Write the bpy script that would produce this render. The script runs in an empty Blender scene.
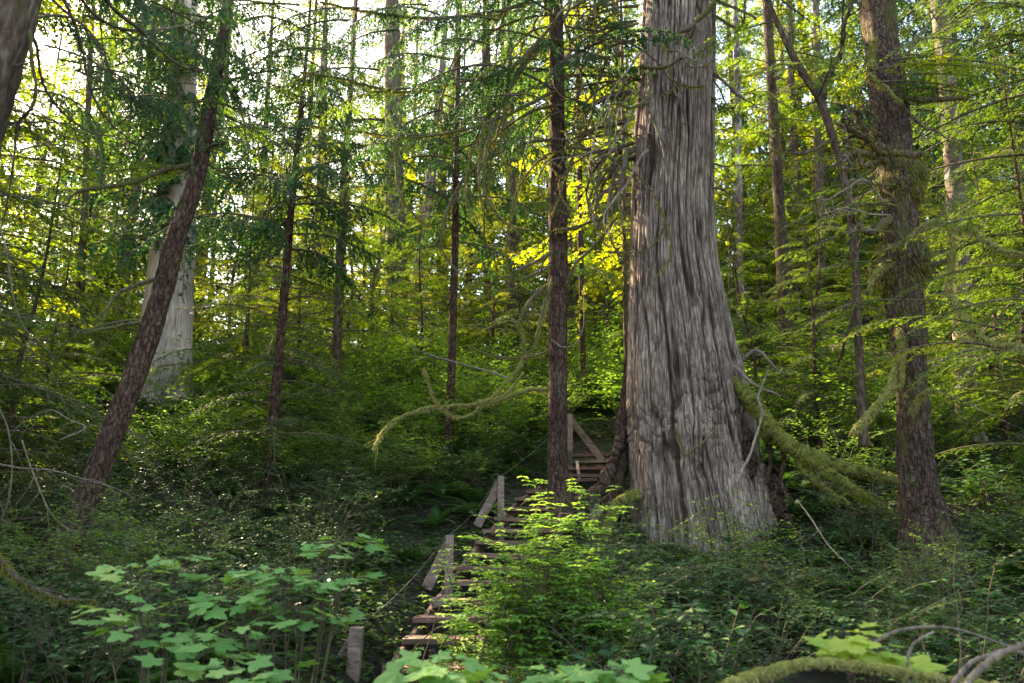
import bpy, math
import numpy as np

# ------------------------------------------------------------------ camera, sky, sun, exposure
R = math.radians
sc = bpy.context.scene
COL = sc.collection
F, PITCH, CZ = 800.0, R(13), 1.6
cam_d = bpy.data.cameras.new('camera')
cam = bpy.data.objects.new('camera', cam_d)
COL.objects.link(cam)
cam.location = (0, 0, CZ)
cam.rotation_euler = (R(90) + PITCH, 0, 0)
cam_d.lens = F / 1024 * 36
cam_d.clip_end = 1000
cam_d.dof.use_dof = True
cam_d.dof.focus_distance = 11.5
cam_d.dof.aperture_fstop = 2.4
sc.camera = cam

SUN_EL, SUN_AZ = R(38), R(-46)          # azimuth measured from +Y towards +X
w = bpy.data.worlds.new('World')
sc.world = w
w.use_nodes = True
nt = w.node_tree
sky = nt.nodes.new('ShaderNodeTexSky')
sky.sky_type = 'NISHITA'
sky.sun_disc = False
sky.sun_elevation = SUN_EL
sky.sun_rotation = SUN_AZ
sky.air_density = 1.0
sky.dust_density = 2.0
sky.ozone_density = 1.0
bg = nt.nodes['Background']
bg.inputs['Strength'].default_value = 0.125
nt.links.new(sky.outputs['Color'], bg.inputs['Color'])
sl = bpy.data.lights.new('sun', 'SUN')
sl.energy = 5.0
sl.angle = R(0.5)
sl.color = (1.0, 0.86, 0.66)
so = bpy.data.objects.new('sun', sl)
COL.objects.link(so)
sd = np.array([math.sin(SUN_AZ) * math.cos(SUN_EL), math.cos(SUN_AZ) * math.cos(SUN_EL), math.sin(SUN_EL)])
so.rotation_euler = (R(90) - SUN_EL, 0, math.atan2(sd[0], -sd[1]))
sc.view_settings.view_transform = 'Standard'
sc.view_settings.look = 'None'
sc.view_settings.gamma = 1.0
sc.view_settings.exposure = 2.9
sc.view_settings.use_white_balance = True
sc.view_settings.white_balance_temperature = 7800
sc.view_settings.white_balance_tint = 10
sc.cycles.max_bounces = 5
sc.cycles.diffuse_bounces = 3
sc.cycles.transmission_bounces = 3
sc.cycles.glossy_bounces = 2
sc.cycles.use_denoising = True
sc.cycles.sample_clamp_indirect = 6

# ------------------------------------------------------------------ helpers
RNG = np.random.default_rng(7)
A = np.array
def W(px, py, Y):
    """the point at distance Y ahead that the photograph shows at pixel px, py"""
    dx, dy = (px - 512) / F, (341.5 - py) / F
    c, s = math.cos(PITCH), math.sin(PITCH)
    t = Y / (c - dy * s)
    return A([dx * t, Y, CZ + (s + dy * c) * t])
def mpp(py, Y):
    dy = (341.5 - py) / F
    return Y / (math.cos(PITCH) - dy * math.sin(PITCH)) / F
def pix(p):
    p = np.atleast_2d(p)
    c, s = math.cos(PITCH), math.sin(PITCH)
    z = p[:, 2] - CZ
    d = p[:, 1] * c + z * s
    u = -p[:, 1] * s + z * c
    d = np.where(np.abs(d) < .05, .05, d)
    return np.stack([512 + F * p[:, 0] / d, 341.5 - F * u / d, d], 1)
def nrm(v):
    return v / (np.linalg.norm(v, axis=-1, keepdims=True) + 1e-9)

def _h(i, j, k, seed):
    n = (i * 374761393 + j * 668265263 + k * 2147483647 + seed * 1274126177) & 0xffffffff
    n = ((n ^ (n >> 13)) * 1274126177) & 0xffffffff
    n = n ^ (n >> 16)
    return (n & 0xffff) / 65535.0
def vn(x, y, z=0.0, seed=0, perx=None):
    """value noise in 0..1; perx = whole period in x"""
    x, y, z = np.broadcast_arrays(np.asarray(x, float), np.asarray(y, float), np.asarray(z, float))
    xi, yi, zi = np.floor(x).astype(np.int64), np.floor(y).astype(np.int64), np.floor(z).astype(np.int64)
    fx, fy, fz = x - xi, y - yi, z - zi
    fx, fy, fz = [f * f * (3 - 2 * f) for f in (fx, fy, fz)]
    xa, xb = xi, xi + 1
    if perx:
        xa, xb = xa % perx, xb % perx
    o = 0
    for X, wx in ((xa, 1 - fx), (xb, fx)):
        for Yv, wy in ((yi, 1 - fy), (yi + 1, fy)):
            for Z, wz in ((zi, 1 - fz), (zi + 1, fz)):
                o = o + wx * wy * wz * _h(X, Yv, Z, seed)
    return o

GY = [-40, 0, 3, 5.5, 9, 11.5, 14, 18, 20, 25, 30, 45, 80, 160]
GZ = [-2, 0, .02, .22, .88, 1.45, 2.45, 4.0, 4.7, 6.6, 8.0, 9.6, 12, 16]
def H(x, y):
    x, y = np.asarray(x, float), np.asarray(y, float)
    g = np.interp(y, GY, GZ)
    side = np.clip((np.abs(x - .3) - 1.2) / 3, 0, 1)
    n = (vn(x * .35 + 9, y * .35, 0, 3) - .5) * .7 + (vn(x * 1.1, y * 1.1, 0, 4) - .5) * .28 + (vn(x * 3.2, y * 3.2, 0, 5) - .5) * .09
    g = g + np.clip((x - 2.6) / 2.5, 0, 1) * np.interp(y, [0, 6, 9, 12, 60], [0, .15, .42, .2, 0])
    left = np.clip((-x - 2.5) / 5, 0, 1) * np.interp(y, [0, 6, 9, 12, 60], [0, .1, .3, .2, .2])
    return g + n * (.35 + .65 * side) + left

class MB:
    """collects triangles; build() links them as one mesh object"""
    def __init__(s):
        s.V, s.T, s.M, s.S, s.n = [], [], [], [], 0
    def add(s, V, T, mat=0, smooth=False):
        if len(V) == 0: return s
        V = np.asarray(V, np.float32).reshape(-1, 3)
        T = np.asarray(T, np.int32).reshape(-1, 3)
        s.V.append(V); s.T.append(T + s.n); s.n += len(V)
        s.M.append(np.full(len(T), mat, np.int32) if np.isscalar(mat) else np.asarray(mat, np.int32))
        s.S.append(np.full(len(T), smooth, bool) if isinstance(smooth, bool) else np.asarray(smooth, bool))
        return s
    def arrays(s):
        return np.concatenate(s.V), np.concatenate(s.T), np.concatenate(s.M), np.concatenate(s.S)
    def add_arr(s, arr, mat4=None, off=None):
        V, T, M, S = arr
        if mat4 is not None:
            V = V @ mat4[:3, :3].T + mat4[:3, 3]
        if off is not None: V = V + off
        return s.add(V, T, M, S)
    def build(s, name, mats, parent=None, loc=(0, 0, 0)):
        V, T, M, S = s.arrays()
        V = V - np.asarray(loc, np.float32)
        me = bpy.data.meshes.new(name)
        me.vertices.add(len(V)); me.vertices.foreach_set('co', V.astype(np.float32).ravel())
        me.loops.add(T.size); me.loops.foreach_set('vertex_index', T.ravel())
        me.polygons.add(len(T)); me.polygons.foreach_set('loop_start', np.arange(0, T.size, 3, dtype=np.int32))
        me.update(calc_edges=True)
        if not isinstance(mats, (list, tuple)): mats = [mats]
        for m in mats: me.materials.append(m)
        me.polygons.foreach_set('material_index', M)
        me.polygons.foreach_set('use_smooth', S)
        me.update()
        o = bpy.data.objects.new(name, me)
        COL.objects.link(o)
        if parent is not None:
            o.parent = parent
        else:
            o.location = loc
        return o

def tag(o, label=None, cat=None, group=None, kind=None):
    if label: o['label'] = label
    if cat: o['category'] = cat
    if group: o['group'] = group
    if kind: o['kind'] = kind
    return o
def empty(name, loc, label, cat, group=None):
    o = bpy.data.objects.new(name, None)
    o.empty_display_size = .2
    o.location = [float(v) for v in loc]
    COL.objects.link(o)
    return tag(o, label, cat, group)

def spline(P, n):
    """Catmull-Rom through the rows of P (any number of columns)"""
    P = np.asarray(P, float)
    if len(P) == 2:
        t = np.linspace(0, 1, n)[:, None]
        return P[0] * (1 - t) + P[1] * t
    Q = np.vstack([2 * P[0] - P[1], P, 2 * P[-1] - P[-2]])
    t = np.linspace(0, len(P) - 1 - 1e-6, n)
    i = t.astype(int); f = (t - i)[:, None]
    a, b, c, d = Q[i], Q[i + 1], Q[i + 2], Q[i + 3]
    return .5 * (2 * b + (c - a) * f + (2 * a - 5 * b + 4 * c - d) * f ** 2 + (3 * b - a - 3 * c + d) * f ** 3)

def frames(P):
    T = nrm(np.gradient(P, axis=0))
    ref = A([0, 0, 1.0]) if abs(T[:, 2]).mean() < .8 else A([0, 1.0, 0])
    U = nrm(np.cross(T, ref)); Vv = np.cross(U, T)
    return T, U, Vv
def tube(P, r, k=6, disp=None, cap=True):
    P = np.asarray(P, float); n = len(P)
    r = np.broadcast_to(np.asarray(r, float), (n,))
    T, U, Vv = frames(P)
    a = np.linspace(0, 2 * np.pi, k, endpoint=False)
    rr = r[:, None] * (np.ones((n, k)) if disp is None else disp)
    V = P[:, None] + rr[..., None] * (np.cos(a)[None, :, None] * U[:, None] + np.sin(a)[None, :, None] * Vv[:, None])
    V = V.reshape(-1, 3)
    i, j = np.meshgrid(np.arange(n - 1), np.arange(k), indexing='ij')
    q0 = i * k + j; q1 = i * k + (j + 1) % k
    q2, q3 = q1 + k, q0 + k
    F_ = np.concatenate([np.stack([q0, q1, q2], -1).reshape(-1, 3), np.stack([q0, q2, q3], -1).reshape(-1, 3)])
    if cap:
        V = np.vstack([V, P[-1:] + T[-1:] * r[-1] * .4, P[:1]])
        e = n * k; jj = np.arange(k); b = (n - 1) * k
        F_ = np.vstack([F_, np.stack([b + jj, b + (jj + 1) % k, np.full(k, e)], 1), np.stack([(jj + 1) % k, jj, np.full(k, e + 1)], 1)])
    return V, F_
def box(c, size, M=None):
    s = A(size) / 2
    V = A([[x, y, z] for x in (-1, 1) for y in (-1, 1) for z in (-1, 1)]) * s
    if M is not None: V = V @ M.T
    T = [[0, 1, 3], [0, 3, 2], [4, 6, 7], [4, 7, 5], [0, 4, 5], [0, 5, 1], [2, 3, 7], [2, 7, 6], [0, 2, 6], [0, 6, 4], [1, 5, 7], [1, 7, 3]]
    return V + A(c), A(T)
def place(TV, TF, pos, xd, up, sc_):
    """many copies of a small template (x = length, z = up side)"""
    pos, xd, up = np.atleast_2d(pos), nrm(np.atleast_2d(xd)), np.atleast_2d(up)
    y = nrm(np.cross(up, xd)); z = np.cross(xd, y)
    s = np.broadcast_to(np.asarray(sc_, float), (len(pos),))[:, None, None]
    V = (TV[None, :, 0:1] * xd[:, None] + TV[None, :, 1:2] * y[:, None] + TV[None, :, 2:3] * z[:, None]) * s + pos[:, None]
    T = TF[None] + (np.arange(len(pos)) * len(TV))[:, None, None]
    return V.reshape(-1, 3), T.reshape(-1, 3)

# leaf templates
LEAF_V = A([[0, 0, 0], [.5, .27, .05], [1, 0, -.1], [.5, -.27, .05], [.5, 0, -.02]])
LEAF_F = A([[0, 4, 1], [4, 2, 1], [0, 3, 4], [4, 3, 2]])
OVAL_V = A([[0, 0, 0], [.25, .26, .04], [.65, .3, .04], [1, 0, -.1], [.65, -.3, .04], [.25, -.26, .04], [.5, 0, -.03]])
OVAL_F = A([[0, 6, 1], [1, 6, 2], [6, 3, 2], [0, 5, 6], [5, 4, 6], [6, 4, 3]])
def maple_template(seed=0):
    rr = np.random.default_rng(seed + 70)
    lobes = [(l_[0] + rr.uniform(-7, 7), l_[1] * rr.uniform(.82, 1.1)) for l_ in ((-118, .55), (-58, .86), (0, 1.0), (58, .86), (118, .55))]
    cz = rr.uniform(.08, .32)
    out = []
    for q, (a, l) in enumerate(lobes):
        for da, f in ((-22, .66), (-17, .8), (-13, .78), (-8, .92), (-6, .88), (0, 1.0), (6, .88), (8, .92), (13, .78), (17, .8), (22, .66)):
            t = R(a + da * .95)
            out.append((math.cos(t) * l * f, math.sin(t) * l * f))
        if q < 4:
            m = R((a + lobes[q + 1][0]) / 2)
            out.append((math.cos(m) * .55, math.sin(m) * .55))
    V = [[0.0, 0, 0]] + [[x + .3, y, 0.0] for x, y in out]
    V = A(V); V[0, 0] = .3
    d = np.hypot(V[:, 0] - .3, V[:, 1])
    ang = np.arctan2(V[:, 1], V[:, 0] - .3)
    V[:, 2] = -cz * d ** 2 + .07 * np.cos(ang * 360 / 58) * d + .1 * (rr.random() - .5) * V[:, 1]
    n = len(out)
    T = [[0, i, i + 1] for i in range(1, n)]
    return V, A(T)
MAPLES = [maple_template(q_) for q_ in range(5)]

# ------------------------------------------------------------------ materials
def newmat(name):
    m = bpy.data.materials.new(name); m.use_nodes = True
    return m, m.node_tree, m.node_tree.nodes['Principled BSDF']
def ramp(nt, stops, fac):
    r = nt.nodes.new('ShaderNodeValToRGB')
    el = r.color_ramp.elements
    while len(el) < len(stops): el.new(.5)
    for e, (p, c) in zip(el, stops):
        e.position = p; e.color = (*c, 1)
    nt.links.new(fac, r.inputs['Fac'])
    return r
def noise(nt, scale, detail=3, vec=(1, 1, 1), rough=.55, dist=0.0):
    tc = nt.nodes.new('ShaderNodeTexCoord')
    mp = nt.nodes.new('ShaderNodeMapping'); mp.inputs['Scale'].default_value = vec
    n = nt.nodes.new('ShaderNodeTexNoise')
    n.inputs['Scale'].default_value = scale; n.inputs['Detail'].default_value = detail
    n.inputs['Roughness'].default_value = rough; n.inputs['Distortion'].default_value = dist
    nt.links.new(tc.outputs['Object'], mp.inputs['Vector']); nt.links.new(mp.outputs['Vector'], n.inputs['Vector'])
    return n
def mixc(nt, fac, a, b, mode='MIX'):
    m = nt.nodes.new('ShaderNodeMix'); m.data_type = 'RGBA'; m.blend_type = mode
    for s, v in ((m.inputs[0], fac), (m.inputs[6], a), (m.inputs[7], b)):
        if hasattr(v, 'links'): nt.links.new(v, s)
        elif isinstance(v, tuple): s.default_value = (*v, 1)
        else: s.default_value = v
    return m.outputs[2]
def mat_leaf(name, cols, trans=.45, gloss=.2, rough=.55, tcol=1.6):
    m, nt, p = newmat(name)
    g = nt.nodes.new('ShaderNodeNewGeometry')
    oi = nt.nodes.new('ShaderNodeObjectInfo')
    ad = nt.nodes.new('ShaderNodeMath'); ad.operation = 'MULTIPLY_ADD'
    nt.links.new(g.outputs['Random Per Island'], ad.inputs[0]); ad.inputs[1].default_value = .55
    ml = nt.nodes.new('ShaderNodeMath'); ml.operation = 'MULTIPLY'; ml.inputs[1].default_value = .2
    nt.links.new(oi.outputs['Random'], ml.inputs[0])
    n = noise(nt, 1.6, 2)
    a2 = nt.nodes.new('ShaderNodeMath'); a2.operation = 'MULTIPLY_ADD'; a2.inputs[1].default_value = .6
    nt.links.new(n.outputs['Fac'], a2.inputs[0]); nt.links.new(ml.outputs[0], a2.inputs[2])
    a3 = nt.nodes.new('ShaderNodeMath'); a3.operation = 'SUBTRACT'; nt.links.new(a2.outputs[0], a3.inputs[0]); a3.inputs[1].default_value = .17
    nt.links.new(a3.outputs[0], ad.inputs[2])
    k = len(cols)
    r = ramp(nt, [(i / max(1, k - 1), c) for i, c in enumerate(cols)], ad.outputs[0])
    nt.links.new(r.outputs['Color'], p.inputs['Base Color'])
    p.inputs['Roughness'].default_value = rough
    p.inputs['Specular IOR Level'].default_value = gloss
    tr = nt.nodes.new('ShaderNodeBsdfTranslucent')
    tc = mixc(nt, 1.0, r.outputs['Color'], (1.25 * tcol, 1.15 * tcol, .45 * tcol), 'MULTIPLY')
    nt.links.new(tc, tr.inputs['Color'])
    mx = nt.nodes.new('ShaderNodeMixShader'); mx.inputs[0].default_value = trans
    nt.links.new(p.outputs[0], mx.inputs[1]); nt.links.new(tr.outputs[0], mx.inputs[2])
    nt.links.new(mx.outputs[0], nt.nodes['Material Output'].inputs['Surface'])
    return m
def mat_bark(name, dark, mid, light, sx=14, sz=1.2, moss=None, moss_amt=.5, bump=.5, rough=.9, patch=None, plates=0):
    m, nt, p = newmat(name)
    n1 = noise(nt, sx, 6, (1, 1, sz / sx * 1.0), .65, .4)
    r = ramp(nt, [(.3, dark), (.5, mid), (.68, light)], n1.outputs['Fac'])
    col = r.outputs['Color']
    if plates:
        tcv = nt.nodes.new('ShaderNodeTexCoord'); mv = nt.nodes.new('ShaderNodeMapping'); mv.inputs['Scale'].default_value = (1, 1, .38)
        nz = noise(nt, 6, 2); av = nt.nodes.new('ShaderNodeVectorMath'); av.operation = 'MULTIPLY_ADD'; av.inputs[1].default_value = (.06, .06, .06)
        nt.links.new(nz.outputs['Color'], av.inputs[0]); nt.links.new(tcv.outputs['Object'], mv.inputs['Vector']); nt.links.new(mv.outputs[0], av.inputs[2])
        vo = nt.nodes.new('ShaderNodeTexVoronoi'); vo.feature = 'DISTANCE_TO_EDGE'; vo.inputs['Scale'].default_value = plates; nt.links.new(av.outputs[0], vo.inputs['Vector'])
        vr = ramp(nt, [(.0, (.28, .25, .24)), (.12, (1, 1, 1))], vo.outputs['Distance'])
        col = mixc(nt, .85, col, vr.outputs['Color'], 'MULTIPLY')
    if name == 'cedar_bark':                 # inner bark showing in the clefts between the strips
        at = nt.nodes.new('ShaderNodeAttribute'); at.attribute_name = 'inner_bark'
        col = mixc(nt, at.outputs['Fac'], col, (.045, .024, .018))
    n2 = noise(nt, 1.3, 4)
    var = ramp(nt, [(.35, (.6, .58, .56)), (.65, (1.15, 1.1, 1.05))], n2.outputs['Fac'])
    col = mixc(nt, 1.0, col, var.outputs['Color'], 'MULTIPLY')
    if patch:
        n3 = noise(nt, 5, 4, (1, 1, .5), .7, .5)
        pr = ramp(nt, [(.56, (0, 0, 0)), (.62, (1, 1, 1))], n3.outputs['Fac'])
        col = mixc(nt, pr.outputs['Color'], col, patch)
    if moss:
        n4 = noise(nt, 2.2, 6, (1, 1, .6), .7)
        mr = ramp(nt, [(1 - moss_amt - .08, (0, 0, 0)), (1 - moss_amt + .08, (1, 1, 1))], n4.outputs['Fac'])
        col = mixc(nt, mr.outputs['Color'], col, moss)
    if name == 'moss_covered_bark':          # moss sits on the upper side, bark shows below
        gg = nt.nodes.new('ShaderNodeNewGeometry'); sx_ = nt.nodes.new('ShaderNodeSeparateXYZ'); nt.links.new(gg.outputs['Normal'], sx_.inputs[0])
        n5 = noise(nt, 9, 5); ma = nt.nodes.new('ShaderNodeMath'); ma.operation = 'MULTIPLY_ADD'; nt.links.new(n5.outputs['Fac'], ma.inputs[0]); ma.inputs[1].default_value = 2.4; nt.links.new(sx_.outputs['Z'], ma.inputs[2])
        tr_ = ramp(nt, [(.62, (0, 0, 0)), (.98, (1, 1, 1))], ma.outputs[0])
        n6 = noise(nt, 35, 4); gr = ramp(nt, [(.3, (.07, .085, .02)), (.5, (.15, .16, .035)), (.72, (.27, .25, .07))], n6.outputs['Fac'])
        col = mixc(nt, tr_.outputs['Color'], col, gr.outputs['Color'])
    nt.links.new(col, p.inputs['Base Color'])
    p.inputs['Roughness'].default_value = rough
    p.inputs['Specular IOR Level'].default_value = .15
    b = nt.nodes.new('ShaderNodeBump'); b.inputs['Strength'].default_value = bump; b.inputs['Distance'].default_value = .02
    if plates:
        hs = nt.nodes.new('ShaderNodeMath'); hs.operation = 'MULTIPLY_ADD'; nt.links.new(vr.outputs['Color'], hs.inputs[0]); hs.inputs[1].default_value = .8; nt.links.new(n1.outputs['Fac'], hs.inputs[2])
        nt.links.new(hs.outputs[0], b.inputs['Height'])
    else: nt.links.new(n1.outputs['Fac'], b.inputs['Height'])
    nt.links.new(b.outputs[0], p.inputs['Normal'])
    return m

M = {}
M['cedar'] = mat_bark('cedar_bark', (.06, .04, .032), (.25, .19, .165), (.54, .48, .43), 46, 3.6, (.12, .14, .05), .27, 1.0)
M['cedar_pale'] = mat_bark('pale_cedar_bark', (.3, .22, .18), (.55, .45, .39), (.74, .64, .57), 24, 2.0, None, 0, .5)
M['bark_dark'] = mat_bark('dark_hemlock_bark', (.035, .024, .018), (.10, .07, .052), (.2, .16, .13), 22, 7, (.07, .085, .025), .36, .9)
M['bark_red'] = mat_bark('red_brown_bark', (.035, .02, .016), (.10, .06, .048), (.19, .135, .115), 26, 8, (.08, .09, .03), .36, .9, plates=22)
M['bark_grey'] = mat_bark('grey_mottled_bark', (.07, .05, .04), (.18, .135, .115), (.3, .25, .22), 22, 9, (.08, .1, .03), .4, .7, patch=(.36, .34, .31))
M['bark_moss'] = mat_bark('mossy_bark', (.05, .03, .025), (.10, .066, .055), (.21, .155, .135), 24, 7, (.08, .088, .02), .42, .9, plates=24)
M['limb_moss'] = mat_bark('moss_covered_bark', (.07, .06, .03), (.14, .13, .05), (.22, .2, .09), 20, 12, None, .3, .9)
M['bark_far'] = mat_bark('far_bark', (.05, .035, .03), (.13, .095, .075), (.24, .19, .16), 12, 4, (.08, .1, .03), .4, .5)
M['twig'] = mat_bark('twig_bark', (.05, .035, .03), (.12, .09, .075), (.22, .18, .16), 30, 10, (.1, .11, .03), .45, .2)
M['twig_grey'] = mat_bark('dead_grey_twig', (.10, .075, .06), (.23, .185, .16), (.36, .31, .275), 30, 10, (.13, .13, .05), .4, .4)
M['moss_green'] = mat_leaf('bright_moss', [(.11, .13, .02), (.19, .21, .03), (.28, .27, .05), (.34, .3, .08)], .25, .1, .9, 1.2)
M['moss'] = mat_leaf('moss', [(.07, .08, .018), (.14, .15, .03), (.24, .23, .05), (.32, .28, .08)], .3, .1, .9, 1.2)
M['moss_gold'] = mat_leaf('golden_moss', [(.13, .13, .04), (.24, .22, .08), (.34, .30, .13), (.42, .38, .2)], .25, .1, .9, 1.2)
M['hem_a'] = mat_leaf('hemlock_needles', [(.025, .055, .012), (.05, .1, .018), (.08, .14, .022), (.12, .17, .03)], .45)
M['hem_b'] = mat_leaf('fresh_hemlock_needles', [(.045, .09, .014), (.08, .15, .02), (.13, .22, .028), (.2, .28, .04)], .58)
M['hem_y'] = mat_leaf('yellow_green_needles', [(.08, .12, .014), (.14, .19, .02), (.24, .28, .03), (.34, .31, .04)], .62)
M['ced_a'] = mat_leaf('cedar_sprays', [(.014, .05, .022), (.024, .08, .035), (.04, .11, .045), (.07, .14, .05)], .38)
M['fern'] = mat_leaf('fern_fronds', [(.018, .055, .016), (.03, .085, .022), (.05, .12, .028), (.075, .15, .035)], .3, .2)
M['salal'] = mat_leaf('salal_leaves', [(.014, .05, .018), (.025, .085, .026), (.04, .11, .03), (.08, .15, .035)], .22, .3, .5)
M['bush_lime'] = mat_leaf('lime_leaves', [(.10, .23, .05), (.16, .32, .065), (.23, .39, .085), (.32, .45, .12)], .4, .35, .5)
M['bush_mid'] = mat_leaf('shrub_leaves', [(.045, .11, .022), (.075, .17, .03), (.12, .23, .038), (.18, .27, .05)], .45, .2)
M['broad'] = mat_leaf('broad_leaves', [(.07, .19, .05), (.13, .29, .08), (.22, .38, .12), (.36, .45, .13)], .35, .22, .6)
M['broad_y'] = mat_leaf('yellow_broad_leaves', [(.2, .32, .05), (.28, .4, .06), (.38, .42, .08)], .4, .35, .5)
M['litter'] = mat_leaf('ground_leaves', [(.012, .03, .01), (.025, .065, .016), (.04, .095, .02), (.07, .1, .025), (.12, .075, .03)], .2, .12, .75)
def mat_ground():
    m, nt, p = newmat('forest_soil')
    n = noise(nt, 1.4, 8, (1, 1, 1), .7)
    r = ramp(nt, [(.3, (.018, .013, .008)), (.48, (.04, .028, .017)), (.58, (.025, .035, .01)), (.75, (.05, .065, .018))], n.outputs['Fac'])
    n2 = noise(nt, 30, 4)
    c = mixc(nt, .5, r.outputs['Color'], n2.outputs['Fac'], 'MULTIPLY')
    nt.links.new(c, p.inputs['Base Color']); p.inputs['Roughness'].default_value = 1
    b = nt.nodes.new('ShaderNodeBump'); b.inputs['Strength'].default_value = .8; b.inputs['Distance'].default_value = .05
    nt.links.new(n2.outputs['Fac'], b.inputs['Height']); nt.links.new(b.outputs[0], p.inputs['Normal'])
    return m
M['ground'] = mat_ground()
def mat_wood(name, a, b_, c):
    m, nt, p = newmat(name)
    n = noise(nt, 22, 6, (.22, 1, 1), .75, .8)
    r = ramp(nt, [(.3, a), (.5, b_), (.7, c)], n.outputs['Fac'])
    n2 = noise(nt, 2.5, 3)
    mr = ramp(nt, [(.5, (0, 0, 0)), (.66, (1, 1, 1))], n2.outputs['Fac'])
    cc = mixc(nt, mr.outputs['Color'], r.outputs['Color'], (.07, .075, .035))
    nt.links.new(cc, p.inputs['Base Color']); p.inputs['Roughness'].default_value = .85
    b = nt.nodes.new('ShaderNodeBump'); b.inputs['Strength'].default_value = .5; b.inputs['Distance'].default_value = .01
    nt.links.new(n.outputs['Fac'], b.inputs['Height']); nt.links.new(b.outputs[0], p.inputs['Normal'])
    return m
M['wood'] = mat_wood('weathered_wood', (.1, .065, .05), (.22, .15, .12), (.36, .27, .23))
M['wood_red'] = mat_wood('damp_red_wood', (.07, .035, .025), (.16, .085, .06), (.3, .19, .14))
mw, _nt, _p = newmat('cable'); _p.inputs['Base Color'].default_value = (.12, .125, .12, 1); _p.inputs['Metallic'].default_value = .5; _p.inputs['Roughness'].default_value = .5
M['cable'] = mw

# ------------------------------------------------------------------ ground
STAIR = A([W(x, y, Y) for x, y, Y in ((352, 712, 6.6), (372, 683, 7.2), (400, 648, 7.9), (418, 620, 8.5), (436, 593, 9.2), (474, 545, 10.5), (488, 527, 11.0), (510, 505, 11.9), (545, 480, 13.2), (569, 464, 14.2), (572, 452, 15))])
_H0 = H
def H(x, y):
    g = _H0(x, y)
    xs = np.interp(y, STAIR[:, 1], STAIR[:, 0]) + .5
    zs = np.interp(y, STAIR[:, 1], STAIR[:, 2]) - .22
    k = np.exp(-((x - xs) / .75) ** 4) * np.clip((np.asarray(y) - 5) / 1.2, 0, 1) * np.clip((16 - np.asarray(y)) / 1.5, 0, 1)
    return g * (1 - k) + np.minimum(g, zs) * k

def make_ground():
    xs = np.concatenate([np.linspace(-220, -32, 14), np.linspace(-30, -13, 24), np.linspace(-12.8, 14.8, 170), np.linspace(15, 32, 24), np.linspace(34, 220, 14)])
    ys = np.concatenate([np.linspace(-60, 1, 14), np.linspace(1.5, 26, 150), np.linspace(26.5, 60, 46), np.linspace(63, 300, 26)])
    X, Y = np.meshgrid(xs, ys)
    V = np.stack([X, Y, H(X, Y)], -1).reshape(-1, 3)
    ny, nx = X.shape
    i, j = np.meshgrid(np.arange(ny - 1), np.arange(nx - 1), indexing='ij')
    q = i * nx + j
    T = np.concatenate([np.stack([q, q + 1, q + nx + 1], -1).reshape(-1, 3), np.stack([q, q + nx + 1, q + nx], -1).reshape(-1, 3)])
    mb = MB(); mb.add(V, T, 0, True)
    o = mb.build('ground', M['ground'])
    tag(o, 'dark forest soil rising into a hillside', kind='structure')
make_ground()

# ------------------------------------------------------------------ plant generators (arrays of triangles)
def needles(seg0, seg1, up, rng, nl, nw, nsp, jit=.18):
    d = seg1 - seg0; L = np.linalg.norm(d, axis=1); d = d / (L[:, None] + 1e-9)
    c = np.maximum(1, (L / nsp).astype(int))
    idx = np.repeat(np.arange(len(L)), c)
    t = rng.random(len(idx))
    side = nrm(np.cross(d, up))
    out = []
    for s in (1, -1):
        p = seg0[idx] + d[idx] * (t * L[idx])[:, None]
        nd = nrm(d[idx] * .55 + side[idx] * s * .85 + rng.normal(0, jit, (len(idx), 3)))
        w = d[idx] * (nw / 2)
        l = nl * (.7 + .5 * rng.random(len(idx)))[:, None] * (1 - .4 * t)[:, None]
        out.append(np.stack([p - w, p + w, p + nd * l], 1))
    V = np.concatenate(out).reshape(-1, 3)
    return V, np.arange(len(V)).reshape(-1, 3)

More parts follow.
